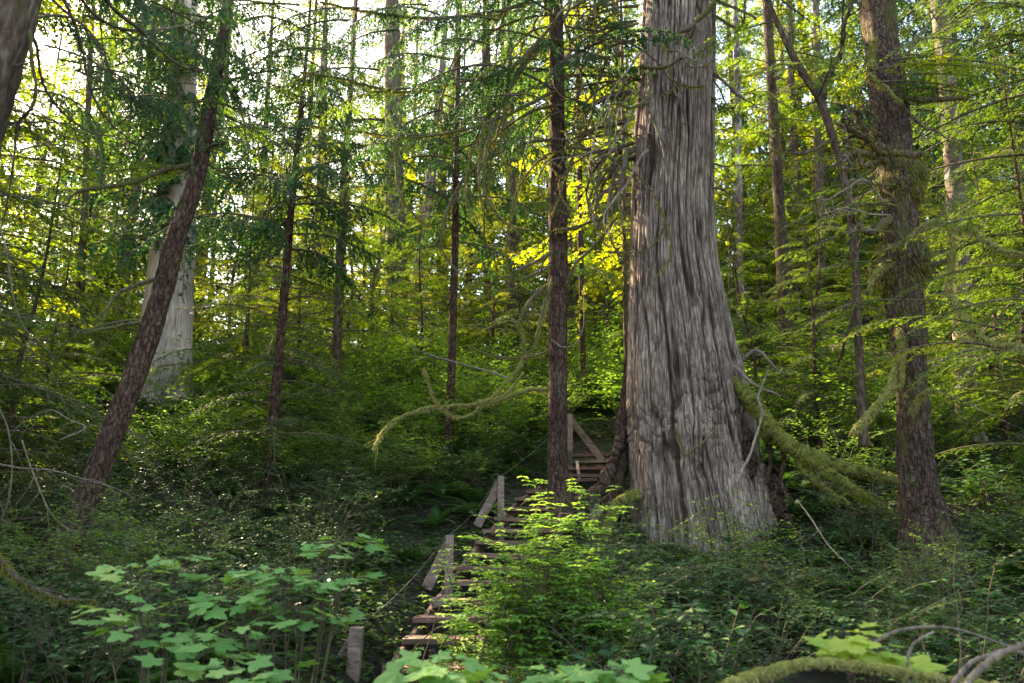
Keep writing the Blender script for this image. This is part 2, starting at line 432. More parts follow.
def hem_branch(rng, L=2.0, tw_sp=.07, tw_len=.46, nl=.034, nw=.016, nsp=.017, droop=.3, hang=.3, subsp=.055, bare=.12, wood_k=5, lift=.1):
    mb = MB()
    n = 14
    s = np.linspace(0, 1, n)
    ax = np.stack([s * L, .06 * L * np.sin(s * 3 + rng.random() * 6) * s, L * (lift * np.sin(s * 2.2) - droop * s ** 2)], 1)
    mb.add(*tube(ax, .016 * L / 2 * (1 - s * .85) + .002, wood_k, cap=False), 1, True)
    S0, S1, UP = [], [], []
    t = bare * L; side = 1
    up0 = A([0, 0, 1.0])
    while t < L * .99:
        u = t / L
        p = A([np.interp(u, s, ax[:, i]) for i in range(3)])
        prof = (1 - u) ** .75 * min(1, (u - bare) * 5 + .35)
        tl = max(.06, tw_len * L / 2 * prof * rng.uniform(.6, 1.15)) + .04
        a = R(rng.uniform(48, 68)) * side
        tilt = rng.uniform(-.15, .12)
        d = nrm(A([math.cos(a), math.sin(a), tilt - .2 * u]))
        k = 5
        q = [p]
        for j in range(k):
            d = nrm(d + A([.05, 0, -hang * .22 * (1 + rng.uniform(-.3, .5))]) + rng.normal(0, .035, 3))
            q.append(q[-1] + d * tl / k)
        q = A(q)
        mb.add(*tube(q, np.linspace(.005, .0015, k + 1), 3, cap=False), 1)
        S0 += list(q[:-1]); S1 += list(q[1:]); UP += [up0] * k
        m = int(tl / subsp)
        for j in range(m):
            v = (j + .5 + rng.uniform(-.2, .2)) / m
            if v < .1: continue
            b = A([np.interp(v, np.linspace(0, 1, k + 1), q[:, i]) for i in range(3)])
            td = nrm(q[min(k, int(v * k) + 1)] - q[int(v * k)])
            sdv = nrm(np.cross(td, up0))
            for sg in (1, -1):
                if rng.random() < .12: continue
                l2 = (.38 * tl * (1 - v) + .03) * rng.uniform(.55, 1.1)
                dd = nrm(td * .6 + sdv * sg * .75 + A([0, 0, rng.uniform(-.3, .05) - hang * .3]))
                S0.append(b); S1.append(b + dd * l2); UP.append(up0)
        t += tw_sp * rng.uniform(.6, 1.3); side = -side
    mb.add(*needles(A(S0), A(S1), A(UP), rng, nl, nw, nsp), 0)
    return mb.arrays()

def rotm(az, tilt, roll=0.0, s=1.0):
    """x axis goes to azimuth az, tilted by tilt (up positive), rolled about itself"""
    ca, sa, ct, st, cr, sr = math.cos(az), math.sin(az), math.cos(tilt), math.sin(tilt), math.cos(roll), math.sin(roll)
    Rz = A([[ca, -sa, 0], [sa, ca, 0], [0, 0, 1]]); Ry = A([[ct, 0, -st], [0, 1, 0], [st, 0, ct]]); Rx = A([[1, 0, 0], [0, cr, -sr], [0, sr, cr]])
    m = np.eye(4); m[:3, :3] = Rz @ Ry @ Rx * s
    return m
rb = np.random.default_rng(11)
NEAR = [hem_branch(rb, 2.0, droop=dr, hang=hg) for dr, hg in ((.12, .3), (.2, .4), (.28, .3), (.16, .5))]
FAR = [hem_branch(rb, 3.6, tw_sp=.15, tw_len=.40, nl=.10, nw=.06, nsp=.045, subsp=.12, droop=dr, hang=hg, wood_k=3) for dr, hg in ((.12, .4), (.25, .8), (.34, .5))]
CEDF = [hem_branch(rb, 3.6, tw_sp=.15, tw_len=.44, nl=.09, nw=.07, nsp=.045, subsp=.12, droop=dr, hang=1.5, wood_k=3, lift=.2) for dr in (.35, .5)]
CED = [hem_branch(rb, 2.0, tw_sp=.055, tw_len=.5, nl=.032, nw=.024, nsp=.018, droop=dr, hang=1.4, subsp=.048, lift=.2) for dr in (.3, .45, .55)]

def crown_arr(rng, axis, z0, z1, n, Lf, bank, tilt=-.15, az_bias=None, spread=.3):
    """axis: polyline of the trunk; Lf(u): branch length at u in 0..1 of the crown"""
    mb = MB()
    az = rng.uniform(0, 6.28)
    zz = np.sort(rng.uniform(z0, z1, n))
    for k, z in enumerate(zz):
        u = (z - z0) / (z1 - z0)
        az += 2.4 + rng.uniform(-.5, .5)
        a = az if az_bias is None else az_bias[0] + rng.normal(0, az_bias[1])
        p = A([np.interp(z, axis[:, 2], axis[:, 0]), np.interp(z, axis[:, 2], axis[:, 1]), z])
        m = rotm(a, tilt + rng.normal(0, .12), rng.normal(0, spread), Lf(u) * rng.uniform(.7, 1.2) / (3.6 if bank is FAR or bank is CEDF else 2))
        m[:3, 3] = p
        mb.add_arr(bank[rng.integers(len(bank))], m)
    return mb

def bare_twigs(mb, P, r0, n, L, rng, depth=1, droop=.5, ang=(.5, 1.2), k=4, mat=0):
    """side twigs with curved tips along polyline P"""
    T = nrm(np.gradient(P, axis=0))
    for _ in range(n):
        i = rng.integers(int(len(P) * .15), len(P))
        rv = nrm(rng.normal(0, 1, 3) * A([1, 1, .6]))
        d = nrm(T[i] + rv * rng.uniform(*ang))
        l = L * rng.uniform(.4, 1.1) * (1.1 - .5 * i / len(P))
        q = [P[i]]; m = 6
        bend = rng.normal(0, .13, 3) + A([0, 0, -droop * .25])
        for j in range(m):
            d = nrm(d + bend + rng.normal(0, .06, 3)); q.append(q[-1] + d * l / m)
        q = A(q)
        mb.add(*tube(q, np.linspace(r0, r0 * .3, m + 1), k, cap=False), mat, True)
        if depth > 0: bare_twigs(mb, q, r0 * .6, max(2, n // 3), L * .5, rng, depth - 1, droop, ang, 3, mat)

def moss_fuzz(mb, P, r, rng, per_m=500, l=.035, hang=.75, mat=0, w=.009):
    """short hanging strands all along a limb, longest underneath"""
    P = np.asarray(P); seg = np.linalg.norm(np.diff(P, axis=0), axis=1); cum = np.r_[0, np.cumsum(seg)]
    n = int(cum[-1] * per_m)
    if n < 2: return
    t = rng.random(n) * cum[-1]
    c = np.stack([np.interp(t, cum, P[:, i]) for i in range(3)], 1)
    rr = np.interp(t, cum, np.broadcast_to(r, (len(P),)))
    dv = nrm(rng.normal(0, 1, (n, 3)))
    p = c + dv * rr[:, None] * .95
    clump = .4 + 1.2 * vn(t * 5, 0, 0, 7)
    d = nrm(dv * .5 + A([0, 0, -hang]) + rng.normal(0, .2, (n, 3)))
    ll = (l * rng.uniform(.4, 1.4, n) * clump)[:, None]
    sdv = nrm(np.cross(d, rng.normal(0, 1, (n, 3)))) * w / 2
    V = np.stack([p - sdv, p + sdv, p + d * ll], 1).reshape(-1, 3)
    mb.add(V, np.arange(len(V)).reshape(-1, 3), mat)

def trunk_mesh(P, r, k=26, rough=.07, seed=0, flare=.0, kf=14, zf=4.0, rows=None, buttress=4):
    n = rows or max(30, int(np.linalg.norm(np.diff(P, axis=0), axis=1).sum() / .06))
    Q = spline(np.column_stack([P, r]), n)
    P2, r2 = Q[:, :3], Q[:, 3]
    a = np.linspace(0, 2 * np.pi, k, endpoint=False)
    h = P2[:, 2] - P2[0, 2]
    aa, hh = np.meshgrid(a, h)
    d = 1 + rough * 2 * (vn(aa / 6.2832 * kf, hh * zf, 0, seed, kf) - .5) + rough * 1.4 * (vn(aa / 6.2832 * kf * 2, hh * zf * 2.3, 0, seed + 1, kf * 2) - .5)
    d += .06 * (vn(aa / 6.2832 * 4, hh * .8, 0, seed + 2, 4) - .5)
    if flare:
        d += flare * np.exp(-hh / (r2[0] * 1.6)) * (1 + .6 * np.cos(buttress * aa + seed))
    return tube(P2, r2, k, d), Q

def leafed_twigs(rng, stems, TV, TF, size, sp, twn, twl, cluster=False, droop=.15, up_tilt=.3, leafmat=0, woodmat=1, wr=.004):
    """stems: list of polylines; side twigs carry leaves"""
    mb = MB(); pos, xd, ups, szs = [], [], [], []
    for P in stems:
        mb.add(*tube(P, np.linspace(wr, wr * .5, len(P)), 4, cap=False), woodmat, True)
        T = nrm(np.gradient(P, axis=0))
        tw = [P[len(P) // 2:]]
        for _ in range(twn):
            i = rng.integers(len(P) // 4, len(P))
            a = rng.uniform(0, 6.28)
            d = nrm(A([math.cos(a), math.sin(a), rng.uniform(-.1, .5)]) + T[i] * .5)
            l = twl * rng.uniform(.5, 1.2); m = 5; q = [P[i]]
            for j in range(m):
                d = nrm(d + A([0, 0, -droop]) * .5 + rng.normal(0, .08, 3)); q.append(q[-1] + d * l / m)
            q = A(q); tw.append(q)
            mb.add(*tube(q, np.linspace(wr * .5, wr * .25, m + 1), 3, cap=False), woodmat)
        for q in tw:
            L = np.linalg.norm(np.diff(q, axis=0), axis=1).sum()
            c = max(2, int(L / sp)); t = (np.arange(c) + rng.random(c) * .4) / c
            u = np.linspace(0, 1, len(q)); Tq = nrm(np.gradient(q, axis=0))
            for j in range(c):
                p = A([np.interp(t[j], u, q[:, i]) for i in range(3)])
                d = Tq[min(len(q) - 1, int(t[j] * len(q)))]
                sdv = nrm(np.cross(d, A([0, 0, 1.0])))
                if cluster:
                    if t[j] < .45: continue
                    a0 = rng.uniform(0, 6.28)
                    for m_ in range(5):
                        a = a0 + m_ * 1.257 + rng.normal(0, .15)
                        pos.append(p); xd.append(A([math.cos(a), math.sin(a), rng.uniform(-.25, .15)])); ups.append(A([rng.normal(0, .15), rng.normal(0, .15), 1])); szs.append(size * rng.uniform(.6, 1.2))
                else:
                    sg = 1 if j % 2 else -1
                    x = nrm(d * .6 + sdv * sg + A([0, 0, rng.uniform(-.35, .1)]))
                    pos.append(p); xd.append(x); ups.append(A([rng.normal(0, up_tilt), rng.normal(0, up_tilt), 1])); szs.append(size * rng.uniform(.65, 1.15))
    mb.add(*place(TV, TF, A(pos), A(xd), nrm(A(ups)), A(szs)), leafmat)
    return mb

def stems_for(rng, n, w, h, lean=.5, m=8):
    out = []
    for _ in range(n):
        a = rng.uniform(0, 6.28); rr = math.sqrt(rng.random())
        p0 = A([math.cos(a), math.sin(a), 0]) * w * .12 * rng.random()
        tip = A([math.cos(a) * w * rr, math.sin(a) * w * rr, h * (1 - .45 * rr ** 2) * rng.uniform(.6, 1.1)])
        t = np.linspace(0, 1, m)[:, None]
        mid = p0 + (tip - p0) * .5 + A([0, 0, h * .22])
        P = (1 - t) ** 2 * p0 + 2 * t * (1 - t) * mid + t ** 2 * tip
        out.append(P + rng.normal(0, .012, P.shape))
    return out

def fern_arr(rng, L=.8, n=15):
    mb = MB()
    for k in range(n):
        a = k * 2.4 + rng.uniform(-.3, .3); l = L * rng.uniform(.65, 1.1); el = rng.uniform(.75, 1.25)
        m = 16; q = [A([0, 0, 0.0])]; e = el
        for j in range(m):
            e -= rng.uniform(.07, .13)
            q.append(q[-1] + A([math.cos(a) * math.cos(e), math.sin(a) * math.cos(e), math.sin(e)]) * l / m)
        q = A(q); mb.add(*tube(q, np.linspace(.005, .001, m + 1), 3, cap=False), 0)
        T = nrm(np.gradient(q, axis=0)); sv = nrm(A([-math.sin(a), math.cos(a), 0]))
        u = np.linspace(.12, .99, 30)
        p = np.stack([np.interp(u, np.linspace(0, 1, m + 1), q[:, i]) for i in range(3)], 1)
        Tq = np.stack([np.interp(u, np.linspace(0, 1, m + 1), T[:, i]) for i in range(3)], 1)
        pl = l * .14 * np.sin(np.clip(u * 1.1 + .12, 0, 1) * math.pi) ** .6 * (1 - .5 * u)
        for s in (1, -1):
            d = nrm(sv * s + Tq * .3 + A([0, 0, -.15]) + rng.normal(0, .06, (len(u), 3)))
            wv = Tq * l * .017
            V = np.stack([p - wv, p + wv, p + d * pl[:, None]], 1).reshape(-1, 3)
            mb.add(V, np.arange(len(V)).reshape(-1, 3), 0)
    return mb

# ------------------------------------------------------------------ trees
def px_line(pts, Y, ext=None):
    """pts: (px, py[, width px[, Y]]) rows from foot to top -> points and radii"""
    P, r = [], []
    for q in pts:
        y = q[3] if len(q) > 3 else Y
        P.append(W(q[0], q[1], y)); r.append(q[2] / 2 * mpp(q[1], y))
    return A(P), A(r)
TREES = []
def tree(name, label, cat, pts, Y, bark, group=None, k=26, rough=.07, flare=.3, seed=0, top=None, crown=None, twigs=None, kf=14, zf=4.0, sink=.35):
    P, r = px_line(pts, Y)
    P = np.vstack([[P[0] + A([0, 0, -sink]) * 1.0], P]); r = np.r_[r[0] * 1.06, r]
    if top:                                    # the stem goes on above the frame
        d = nrm(P[-1] - P[-2]); h = max(top - P[-1][2], 6.0)
        for f in (.5, 1.0):
            P = np.vstack([P, P[-1] + nrm(d + A([0, 0, .4])) * h * .5]); r = np.r_[r, r[-1] * (.6 if f < 1 else .15)]
    loc = P[0] + A([0, 0, sink])
    root = empty(name, loc, label, cat, group)
    rng = np.random.default_rng(seed + 100)
    (V, T), Q = trunk_mesh(P, r, k, rough, seed, flare, kf, zf)
    mb = MB(); mb.add(V, T, 0, True); mb.build('trunk', bark, root, loc)
    ax = Q[:, :3]
    if crown:
        for c in (crown if isinstance(crown, list) else [crown]):
            mb = crown_arr(rng, ax, c['z0'], c['z1'], c['n'], c['L'], c['bank'], c.get('tilt', -.15), c.get('bias'), c.get('spread', .3))
            mb.build('crown', [c['mat'], c.get('wood', M['twig'])], root, loc)
    if twigs:
        for _ in range(twigs['n']):
            mb = MB()
            z = rng.uniform(twigs['z0'], twigs['z1'])
            p = A([np.interp(z, ax[:, 2], ax[:, i]) for i in range(3)])
            a = rng.uniform(0, 6.28) if 'az' not in twigs else rng.normal(*twigs['az'])
            d = A([math.cos(a), math.sin(a), rng.uniform(-.25, .15)])
            l = twigs['L'] * rng.uniform(.4, 1.1); q = [p]; m = 8
            for j in range(m):
                d = nrm(d + A([0, 0, -.06]) + rng.normal(0, .07, 3)); q.append(q[-1] + d * l / m)
            q = A(q); mb.add(*tube(q, np.linspace(twigs.get('r', .009), .003, m + 1), 5, cap=False), 0, True)
            bare_twigs(mb, q, .004, 4, l * .4, rng, 1, .3)
            mb.build('dead_branch', twigs.get('mat', M['twig']), root, loc)
    return root, loc, ax

def limb(root, loc, pts, Y0, Y1, w0, w1, mat, seed=0, moss=None, moss_l=.04, side=0, sideL=.4, per_m=500, name='branch', n=None, side_r=.4, hang=.75, k=8):
    """a branch drawn through image points at real distances Y0..Y1; w in metres radius"""
    m = len(pts)
    P = A([W(q[0], q[1], (Y0 + (Y1 - Y0) * i / (m - 1)) + (q[2] if len(q) > 2 else 0)) for i, q in enumerate(pts)])
    if moss is M['moss_gold'] or moss is M['moss_green']: mat = M['limb_moss']
    n = n or max(10, m * (12 if name == 'root' else 6))
    Q = spline(P, n); rng = np.random.default_rng(seed + 7)
    Q[1:-1] += rng.normal(0, 1, (n - 2, 3)) * w0 * .12
    r = np.linspace(w0, w1, n) * (1 + .12 * rng.normal(0, 1, n))
    dsp = None
    if name == 'root':
        aa, hh = np.meshgrid(np.linspace(0, 2 * np.pi, k, endpoint=False), np.arange(n) * .35)
        dsp = 1 + .5 * (vn(aa / 6.2832 * 5, hh * .6, 0, seed, 5) - .5) + .22 * (vn(aa / 6.2832 * 9, hh * 1.7, 0, seed + 3, 9) - .5)
        r = np.linspace(w0, w1, n)
    mb = MB(); mb.add(*tube(Q, np.abs(r), k, dsp), 0, True)
    if side: bare_twigs(mb, Q, w0 * side_r, side, sideL, rng, 1, .5)
    o = mb.build(name, mat, root, loc)
    if moss is not None:
        mm = MB(); moss_fuzz(mm, Q, r, rng, per_m, moss_l, hang, 0, .016 if name == 'root' else .009); mo = mm.build('moss', moss, None, loc)
        mo.location = (0, 0, 0); mo.parent = o
    return Q, o

# ------------------------------------------------------------------ the great cedar
def make_cedar():
    Y = 12.0
    rows = [(-700, 655, 700), (-400, 652, 706), (-120, 648, 713), (0, 644, 716), (60, 640, 716), (120, 635, 715), (200, 632, 714), (260, 630, 718), (300, 629, 726), (340, 628, 734),
            (380, 627, 744), (420, 629, 751), (460, 630, 757), (500, 632, 770), (540, 633, 786), (590, 626, 802)]
    zs, cx, rad = [], [], []
    for v, l, r in rows:
        a, b = W(l, v, Y), W(r, v, Y)
        zs.append(a[2]); cx.append((a[0] + b[0]) / 2); rad.append((b[0] - a[0]) / 2 * .975)
    zs, cx, rad = map(lambda q: A(q)[::-1], (zs, cx, rad))
    z = np.concatenate([np.linspace(zs[0], 6.5, 330), np.linspace(6.5, 12, 150)[1:], np.linspace(12, zs[-1], 30)[1:]])
    k = 540
    c = np.interp(z, zs, cx); r = np.interp(z, zs, rad)
    ker = np.ones(13) / 13
    c = np.convolve(np.pad(c, 6, 'edge'), ker, 'valid'); r = np.convolve(np.pad(r, 6, 'edge'), ker, 'valid')
    th = np.linspace(0, 2 * np.pi, k, endpoint=False)
    TH, Z = np.meshgrid(th, z)
    RR = r[:, None]
    base = np.clip((5.2 - Z) / 4.0, 0, 1.3)
    # theta 270 deg faces the camera; deep folds between buttresses, stronger towards the foot
    warp = .10 * (vn(TH / 6.2832 * 5, Z * .22, 0, 21, 5) - .5) + .02 * np.sin(Z * 1.3)
    gn = np.exp(-((Z - 2.7) / .95) ** 2)
    t = TH + warp + gn * (.11 * (vn(TH / 6.2832 * 11, Z * 1.7, 0, 71, 11) - .5) + .07 * (vn(TH / 6.2832 * 26, Z * 4.2, 0, 72, 26) - .5))
    lobes = np.zeros_like(t)
    for a, wd, am in ((268, 22, .05), (300, 15, .035), (215, 17, .075), (180, 14, .03), (338, 15, .10), (20, 24, .05), (90, 30, .04), (140, 20, .05)):
        d = np.angle(np.exp(1j * (t - R(a))))
        lobes += am * np.exp(-(d / R(wd)) ** 2)
    for a, wd, am in ((232, 5, -.10), (318, 6, -.09), (284, 4, -.02)):
        d = np.angle(np.exp(1j * (t - R(a) - .03 * (Z - 3))))
        lobes += am * np.exp(-(d / R(wd)) ** 2) * (.35 + base)
    rr = RR * (1 + lobes * (.45 + .95 * base) - .03)
    tt = t / 6.2832
    def ridge(kk, zf, seed):
        n = vn(tt * kk + .5 * vn(tt * 12, Z * .9, 0, seed + 50, 12) * (1 + base), Z * zf, 0, seed, None)
        return n
    # bark strips: a step-like profile with narrow clefts
    n1 = ridge(58, .55, 31); n2 = ridge(130, 1.1, 32); n3 = ridge(260, 5, 33)
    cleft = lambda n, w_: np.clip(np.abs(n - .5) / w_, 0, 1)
    rr = rr + .055 * (cleft(n1, .09) - .8) + .026 * (cleft(n2, .13) - .8) + .016 * (n3 - .5)
    # gnarled band low on the stem
    g = np.exp(-((Z - 3.0 - .35 * np.sin(TH * 3)) / .75) ** 2)
    wx, wz = Z * 4.2 + 2.2 * vn(tt * 14, Z * 1.5, 0, 41, 14), tt * 40 + 2 * vn(tt * 9, Z * 1.2, 0, 42, 9)
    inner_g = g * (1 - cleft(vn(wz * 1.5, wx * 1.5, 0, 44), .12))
    rr = rr + g * (.03 * (vn(wz * 1.8, wx * 1.3, 0, 43) - .5) + .035 * (cleft(vn(wz * 1.5, wx * 1.5, 0, 44), .25) - .6))
    # one knothole and a few pits
    for a, zz, s, dep in ((262, W(660, 470, 11)[2], .07, .12), (256, W(648, 462, 11)[2], .035, .05), (285, W(672, 18, 11)[2], .12, .2)):
        d2 = (np.angle(np.exp(1j * (TH - R(a)))) * RR) ** 2 + ((Z - zz) * .8) ** 2
        rr = rr - dep * np.exp(-d2 / s ** 2)
    V = np.stack([c[:, None] + rr * np.cos(TH), Y + .1 + rr * np.sin(TH), Z], -1).reshape(-1, 3)
    n = len(z)
    i, j = np.meshgrid(np.arange(n - 1), np.arange(k), indexing='ij')
    q0 = i * k + j; q1 = i * k + (j + 1) % k
    T = np.concatenate([np.stack([q0, q1, q1 + k], -1).reshape(-1, 3), np.stack([q0, q1 + k, q0 + k], -1).reshape(-1, 3)])
    loc = A([c[40], Y + .1, H(c[40], Y)])
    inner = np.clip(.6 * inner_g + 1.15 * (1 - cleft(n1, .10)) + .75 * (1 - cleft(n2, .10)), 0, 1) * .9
    root = empty('cedar_tree', loc, 'huge old cedar with stripy grey bark and flared foot beside the wooden steps', 'tree')
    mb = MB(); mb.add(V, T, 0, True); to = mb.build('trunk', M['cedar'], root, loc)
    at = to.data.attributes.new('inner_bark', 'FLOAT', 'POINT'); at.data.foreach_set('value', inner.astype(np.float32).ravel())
    return root, loc, np.stack([c, np.full_like(c, Y + .1), z], 1)
ced, cloc, cax = make_cedar()

MOSS, GOLD = M['moss'], M['moss_gold']
def root_limb(pts, Y0, Y1, w0, w1, moss=True, seed=0, per=900, mat=None):
    return limb(ced, cloc, pts, Y0, Y1, w0, w1, mat or M['bark_moss'], seed, M['moss_green'] if moss else None, .022, per_m=per, name='root', k=14, hang=.2)
root_limb([(715, 372), (744, 394), (760, 412), (776, 433), (796, 450), (824, 470), (852, 489), (884, 512), (905, 530)], 11.7, 10.2, .12, .045, seed=1, per=4200)
root_limb([(768, 432), (800, 452), (835, 465), (868, 474), (900, 482), (930, 500)], 11.4, 10.8, .13, .05, seed=2, per=1500)
root_limb([(742, 430), (748, 460), (742, 490), (746, 520)], 11.6, 11.3, .12, .08, moss=False, seed=3, mat=M['bark_red'])
root_limb([(778, 440), (784, 458), (781, 480), (790, 505)], 11.5, 11.3, .035, .02, moss=False, seed=4, mat=M['bark_red'])
root_limb([(768, 438), (771, 460), (765, 485)], 11.6, 11.4, .04, .02, moss=False, seed=5, mat=M['bark_red'])
root_limb([(800, 466), (820, 485), (850, 505)], 11.0, 10.6, .07, .03, seed=6)
root_limb([(632, 330), (626, 400), (620, 450), (612, 490), (600, 530), (588, 560)], 12.5, 12.0, .06, .24, moss=False, seed=7, mat=M['bark_red'])
root_limb([(636, 496), (622, 500), (612, 512), (606, 530), (600, 552)], 11.5, 10.9, .09, .06, seed=8, per=1600)
root_limb([(622, 440), (606, 478), (590, 505), (570, 530)], 12.2, 11.8, .10, .09, moss=False, seed=9)
root_limb([(770, 470), (775, 500), (790, 530), (800, 560)], 11.7, 11.3, .14, .08, moss=False, seed=10, mat=M['bark_red'])

# dead and mossy branches of the cedar
TG, TW = M['twig_grey'], M['twig']
CL = [
 ([(648, 150), (640, 158), (628, 182), (614, 200), (604, 216), (606, 235)], 11.2, 10.6, .022, .008, TG, None),
 ([(640, 52), (628, 70), (614, 88), (602, 112), (594, 140), (590, 165), (596, 182)], 11.3, 10.4, .02, .006, TG, None),
 ([(660, 46), (662, 35), (660, 22), (655, 10), (652, -8)], 11.1, 10.8, .012, .005, TG, None),
 ([(651, 57), (656, 40), (662, 28), (666, 0)], 11.0, 10.6, .010, .005, TG, None),
 ([(714, 3), (706, 12), (695, 22), (688, 29), (678, 33), (668, 42), (662, 52)], 10.9, 10.8, .05, .018, TW, MOSS),
 ([(662, 40), (666, 50), (680, 52), (690, 66), (704, 66), (714, 60)], 11.0, 10.9, .02, .01, TG, MOSS),
 ([(640, 66), (654, 68), (668, 66), (678, 60), (684, 58)], 11.0, 10.7, .035, .02, TW, MOSS),
 ([(684, 46), (686, 56), (698, 62), (706, 64)], 11.0, 10.9, .02, .008, TG, None),
 ([(650, 68), (650, 82), (648, 96), (640, 104), (630, 108)], 11.0, 10.5, .03, .015, TW, MOSS),
 ([(630, 108), (620, 104), (610, 106), (606, 122), (604, 140)], 10.7, 10.4, .022, .007, TW, MOSS),
 ([(652, 92), (653, 108), (650, 120), (648, 132)], 10.9, 10.7, .018, .008, TG, None),
 ([(704, 86), (692, 87), (680, 84), (672, 78), (668, 62), (667, 48)], 10.9, 10.7, .018, .01, TW, MOSS),
 ([(661, 96), (672, 90), (680, 84)], 10.8, 10.8, .02, .014, TW, MOSS),
 ([(626, 150), (622, 180), (618, 200), (622, 220), (618, 226)], 11.2, 10.8, .045, .012, TW, None),
 ([(634, 150), (620, 158), (612, 166), (602, 172), (598, 182), (590, 214)], 11.4, 10.9, .035, .01, TW, MOSS),
 ([(634, 108), (628, 122), (616, 138), (600, 148), (580, 156), (560, 158), (548, 162), (540, 172)], 11.5, 10.2, .02, .005, TG, None),
 ([(634, 92), (620, 108), (616, 130), (612, 150), (596, 158), (580, 158)], 11.3, 10.6, .016, .005, TG, None),
 ([(632, 80), (618, 92), (606, 112), (592, 128), (574, 134), (560, 130)], 11.8, 11.2, .02, .006, TW, MOSS),
 ([(714, 74), (722, 80), (734, 92), (748, 101), (758, 107)], 11.8, 11.2, .03, .008, TW, None),
 ([(712, 78), (720, 90), (726, 104), (736, 122)], 11.8, 11.3, .02, .006, TW, None),
 ([(716, 0), (730, 6), (745, 12), (756, 18)], 11.8, 11.0, .03, .01, TW, MOSS),
 ([(713, 14), (725, 22), (738, 28), (744, 20), (745, 0)], 11.8, 11.3, .025, .012, TW, MOSS),
 ([(714, 164), (722, 166), (732, 176), (740, 180)], 11.8, 11.3, .016, .005, TW, None),
 ([(714, 188), (724, 190), (734, 198), (744, 204)], 11.8, 11.3, .014, .005, TW, None),
 ([(664, 228), (658, 238), (650, 248), (640, 252), (622, 252)], 11.0, 10.7, .014, .008, TW, MOSS),
 ([(624, 252), (636, 258), (648, 268), (656, 282)], 10.9, 10.6, .008, .003, TG, None),
 ([(768, 370), (762, 386), (758, 398), (762, 412), (758, 430), (750, 455), (742, 470), (738, 484)], 10.6, 10.2, .012, .020, TG, None),
 ([(676, 430), (682, 446), (684, 456), (696, 448), (708, 438), (718, 428)], 10.9, 10.8, .016, .010, TW, MOSS),
 ([(685, 456), (686, 470), (686, 494)], 10.9, 10.8, .008, .006, TG, None),
 ([(735, 366), (746, 378), (760, 388), (772, 392), (780, 396)], 11.4, 11.0, .03, .012, TG, None),
 ([(742, 360), (756, 350), (770, 362), (780, 372), (790, 372)], 11.8, 11.4, .03, .01, TG, None),
]
for i, (pts, a, b, w0, w1, mt, ms) in enumerate(CL):
    limb(ced, cloc, pts, a, b, w0, w1, mt, 30 + i, ms, .03, side=3 if w0 < .03 and i < 26 else 0, sideL=.3, per_m=700)
rg = np.random.default_rng(5)
for i in range(60):          # pendulous dead shoots bunched on the shaded side of the stem
    x0 = rg.uniform(618, 640); y0 = rg.uniform(-30, 190)
    dx = -rg.uniform(12, 85); dy = rg.uniform(10, 60)
    hk = rg.uniform(.2, 1)
    pts = [(x0, y0), (x0 + dx * .35, y0 + dy * .1), (x0 + dx * .75, y0 + dy * .45), (x0 + dx, y0 + dy), (x0 + dx * (1 - .15 * hk), y0 + dy + 30 * hk), (x0 + dx * (1 - .5 * hk), y0 + dy + 45 * hk)]
    ym = rg.uniform(-.8, .5)
    limb(ced, cloc, pts, 12.0, 11.4 + ym, rg.uniform(.014, .038), .004, TG if i % 3 == 0 else TW, 80 + i, MOSS if i % 2 else None, .03, side=4, sideL=.35, per_m=450)
# high crown and the drooping sprays that reach down into view
mb = crown_arr(np.random.default_rng(3), cax, 12.5, 21, 34, lambda u: 4.5 - 2.5 * u, CED, -.25)
mb.build('crown', [M['ced_a'], M['twig']], ced, cloc)

# ------------------------------------------------------------------ trees one can tell apart, by where they stand
RN = np.random.default_rng
# corner trunk
tA = tree('conifer_tree', 'thick leaning trunk cut by the top corner of the picture against white sky', 'tree',
     [(-210, 640, 120), (-150, 430, 104), (-70, 190, 92), (-27, 60, 84), (0, -30, 78), (30, -140, 72)], 5.0, M['bark_dark'], k=60, rough=.06, seed=1, top=14, flare=.2, kf=40)
lA = [
 ([(-20, 10), (20, 20), (36, 45), (42, 80), (60, 110), (90, 132), (120, 138), (142, 146)], 5, 6.5, .018, .004),
 ([(20, -40), (60, -5), (80, 40), (88, 80), (100, 110), (120, 132), (140, 144)], 5, 6.5, .016, .004),
 ([(20, -30), (50, -2), (75, 22), (82, 50), (100, 66), (118, 76), (130, 100)], 5, 6.2, .012, .003),
 ([(30, 30), (32, 60), (36, 90), (30, 110), (18, 124), (14, 160), (8, 200), (2, 226)], 5, 5.5, .015, .004),
 ([(20, 124), (20, 142), (60, 142), (100, 142)], 5.6, 6.2, .006, .003),
 ([(90, -30), (110, 5), (140, 30), (160, 50), (185, 68), (210, 70), (228, 58)], 5, 7.5, .02, .006),
 ([(70, -20), (95, 15), (130, 30), (170, 28), (200, 20), (222, 8)], 5, 7.2, .014, .006),
 ([(100, 10), (102, 40), (112, 75), (128, 100)], 5.8, 6.2, .008, .003),
]
for i, (pts, a, b, w0, w1) in enumerate(lA):
    limb(tA[0], tA[1], pts, a, b, w0, w1, TW, 200 + i, None, side=5, sideL=.4)
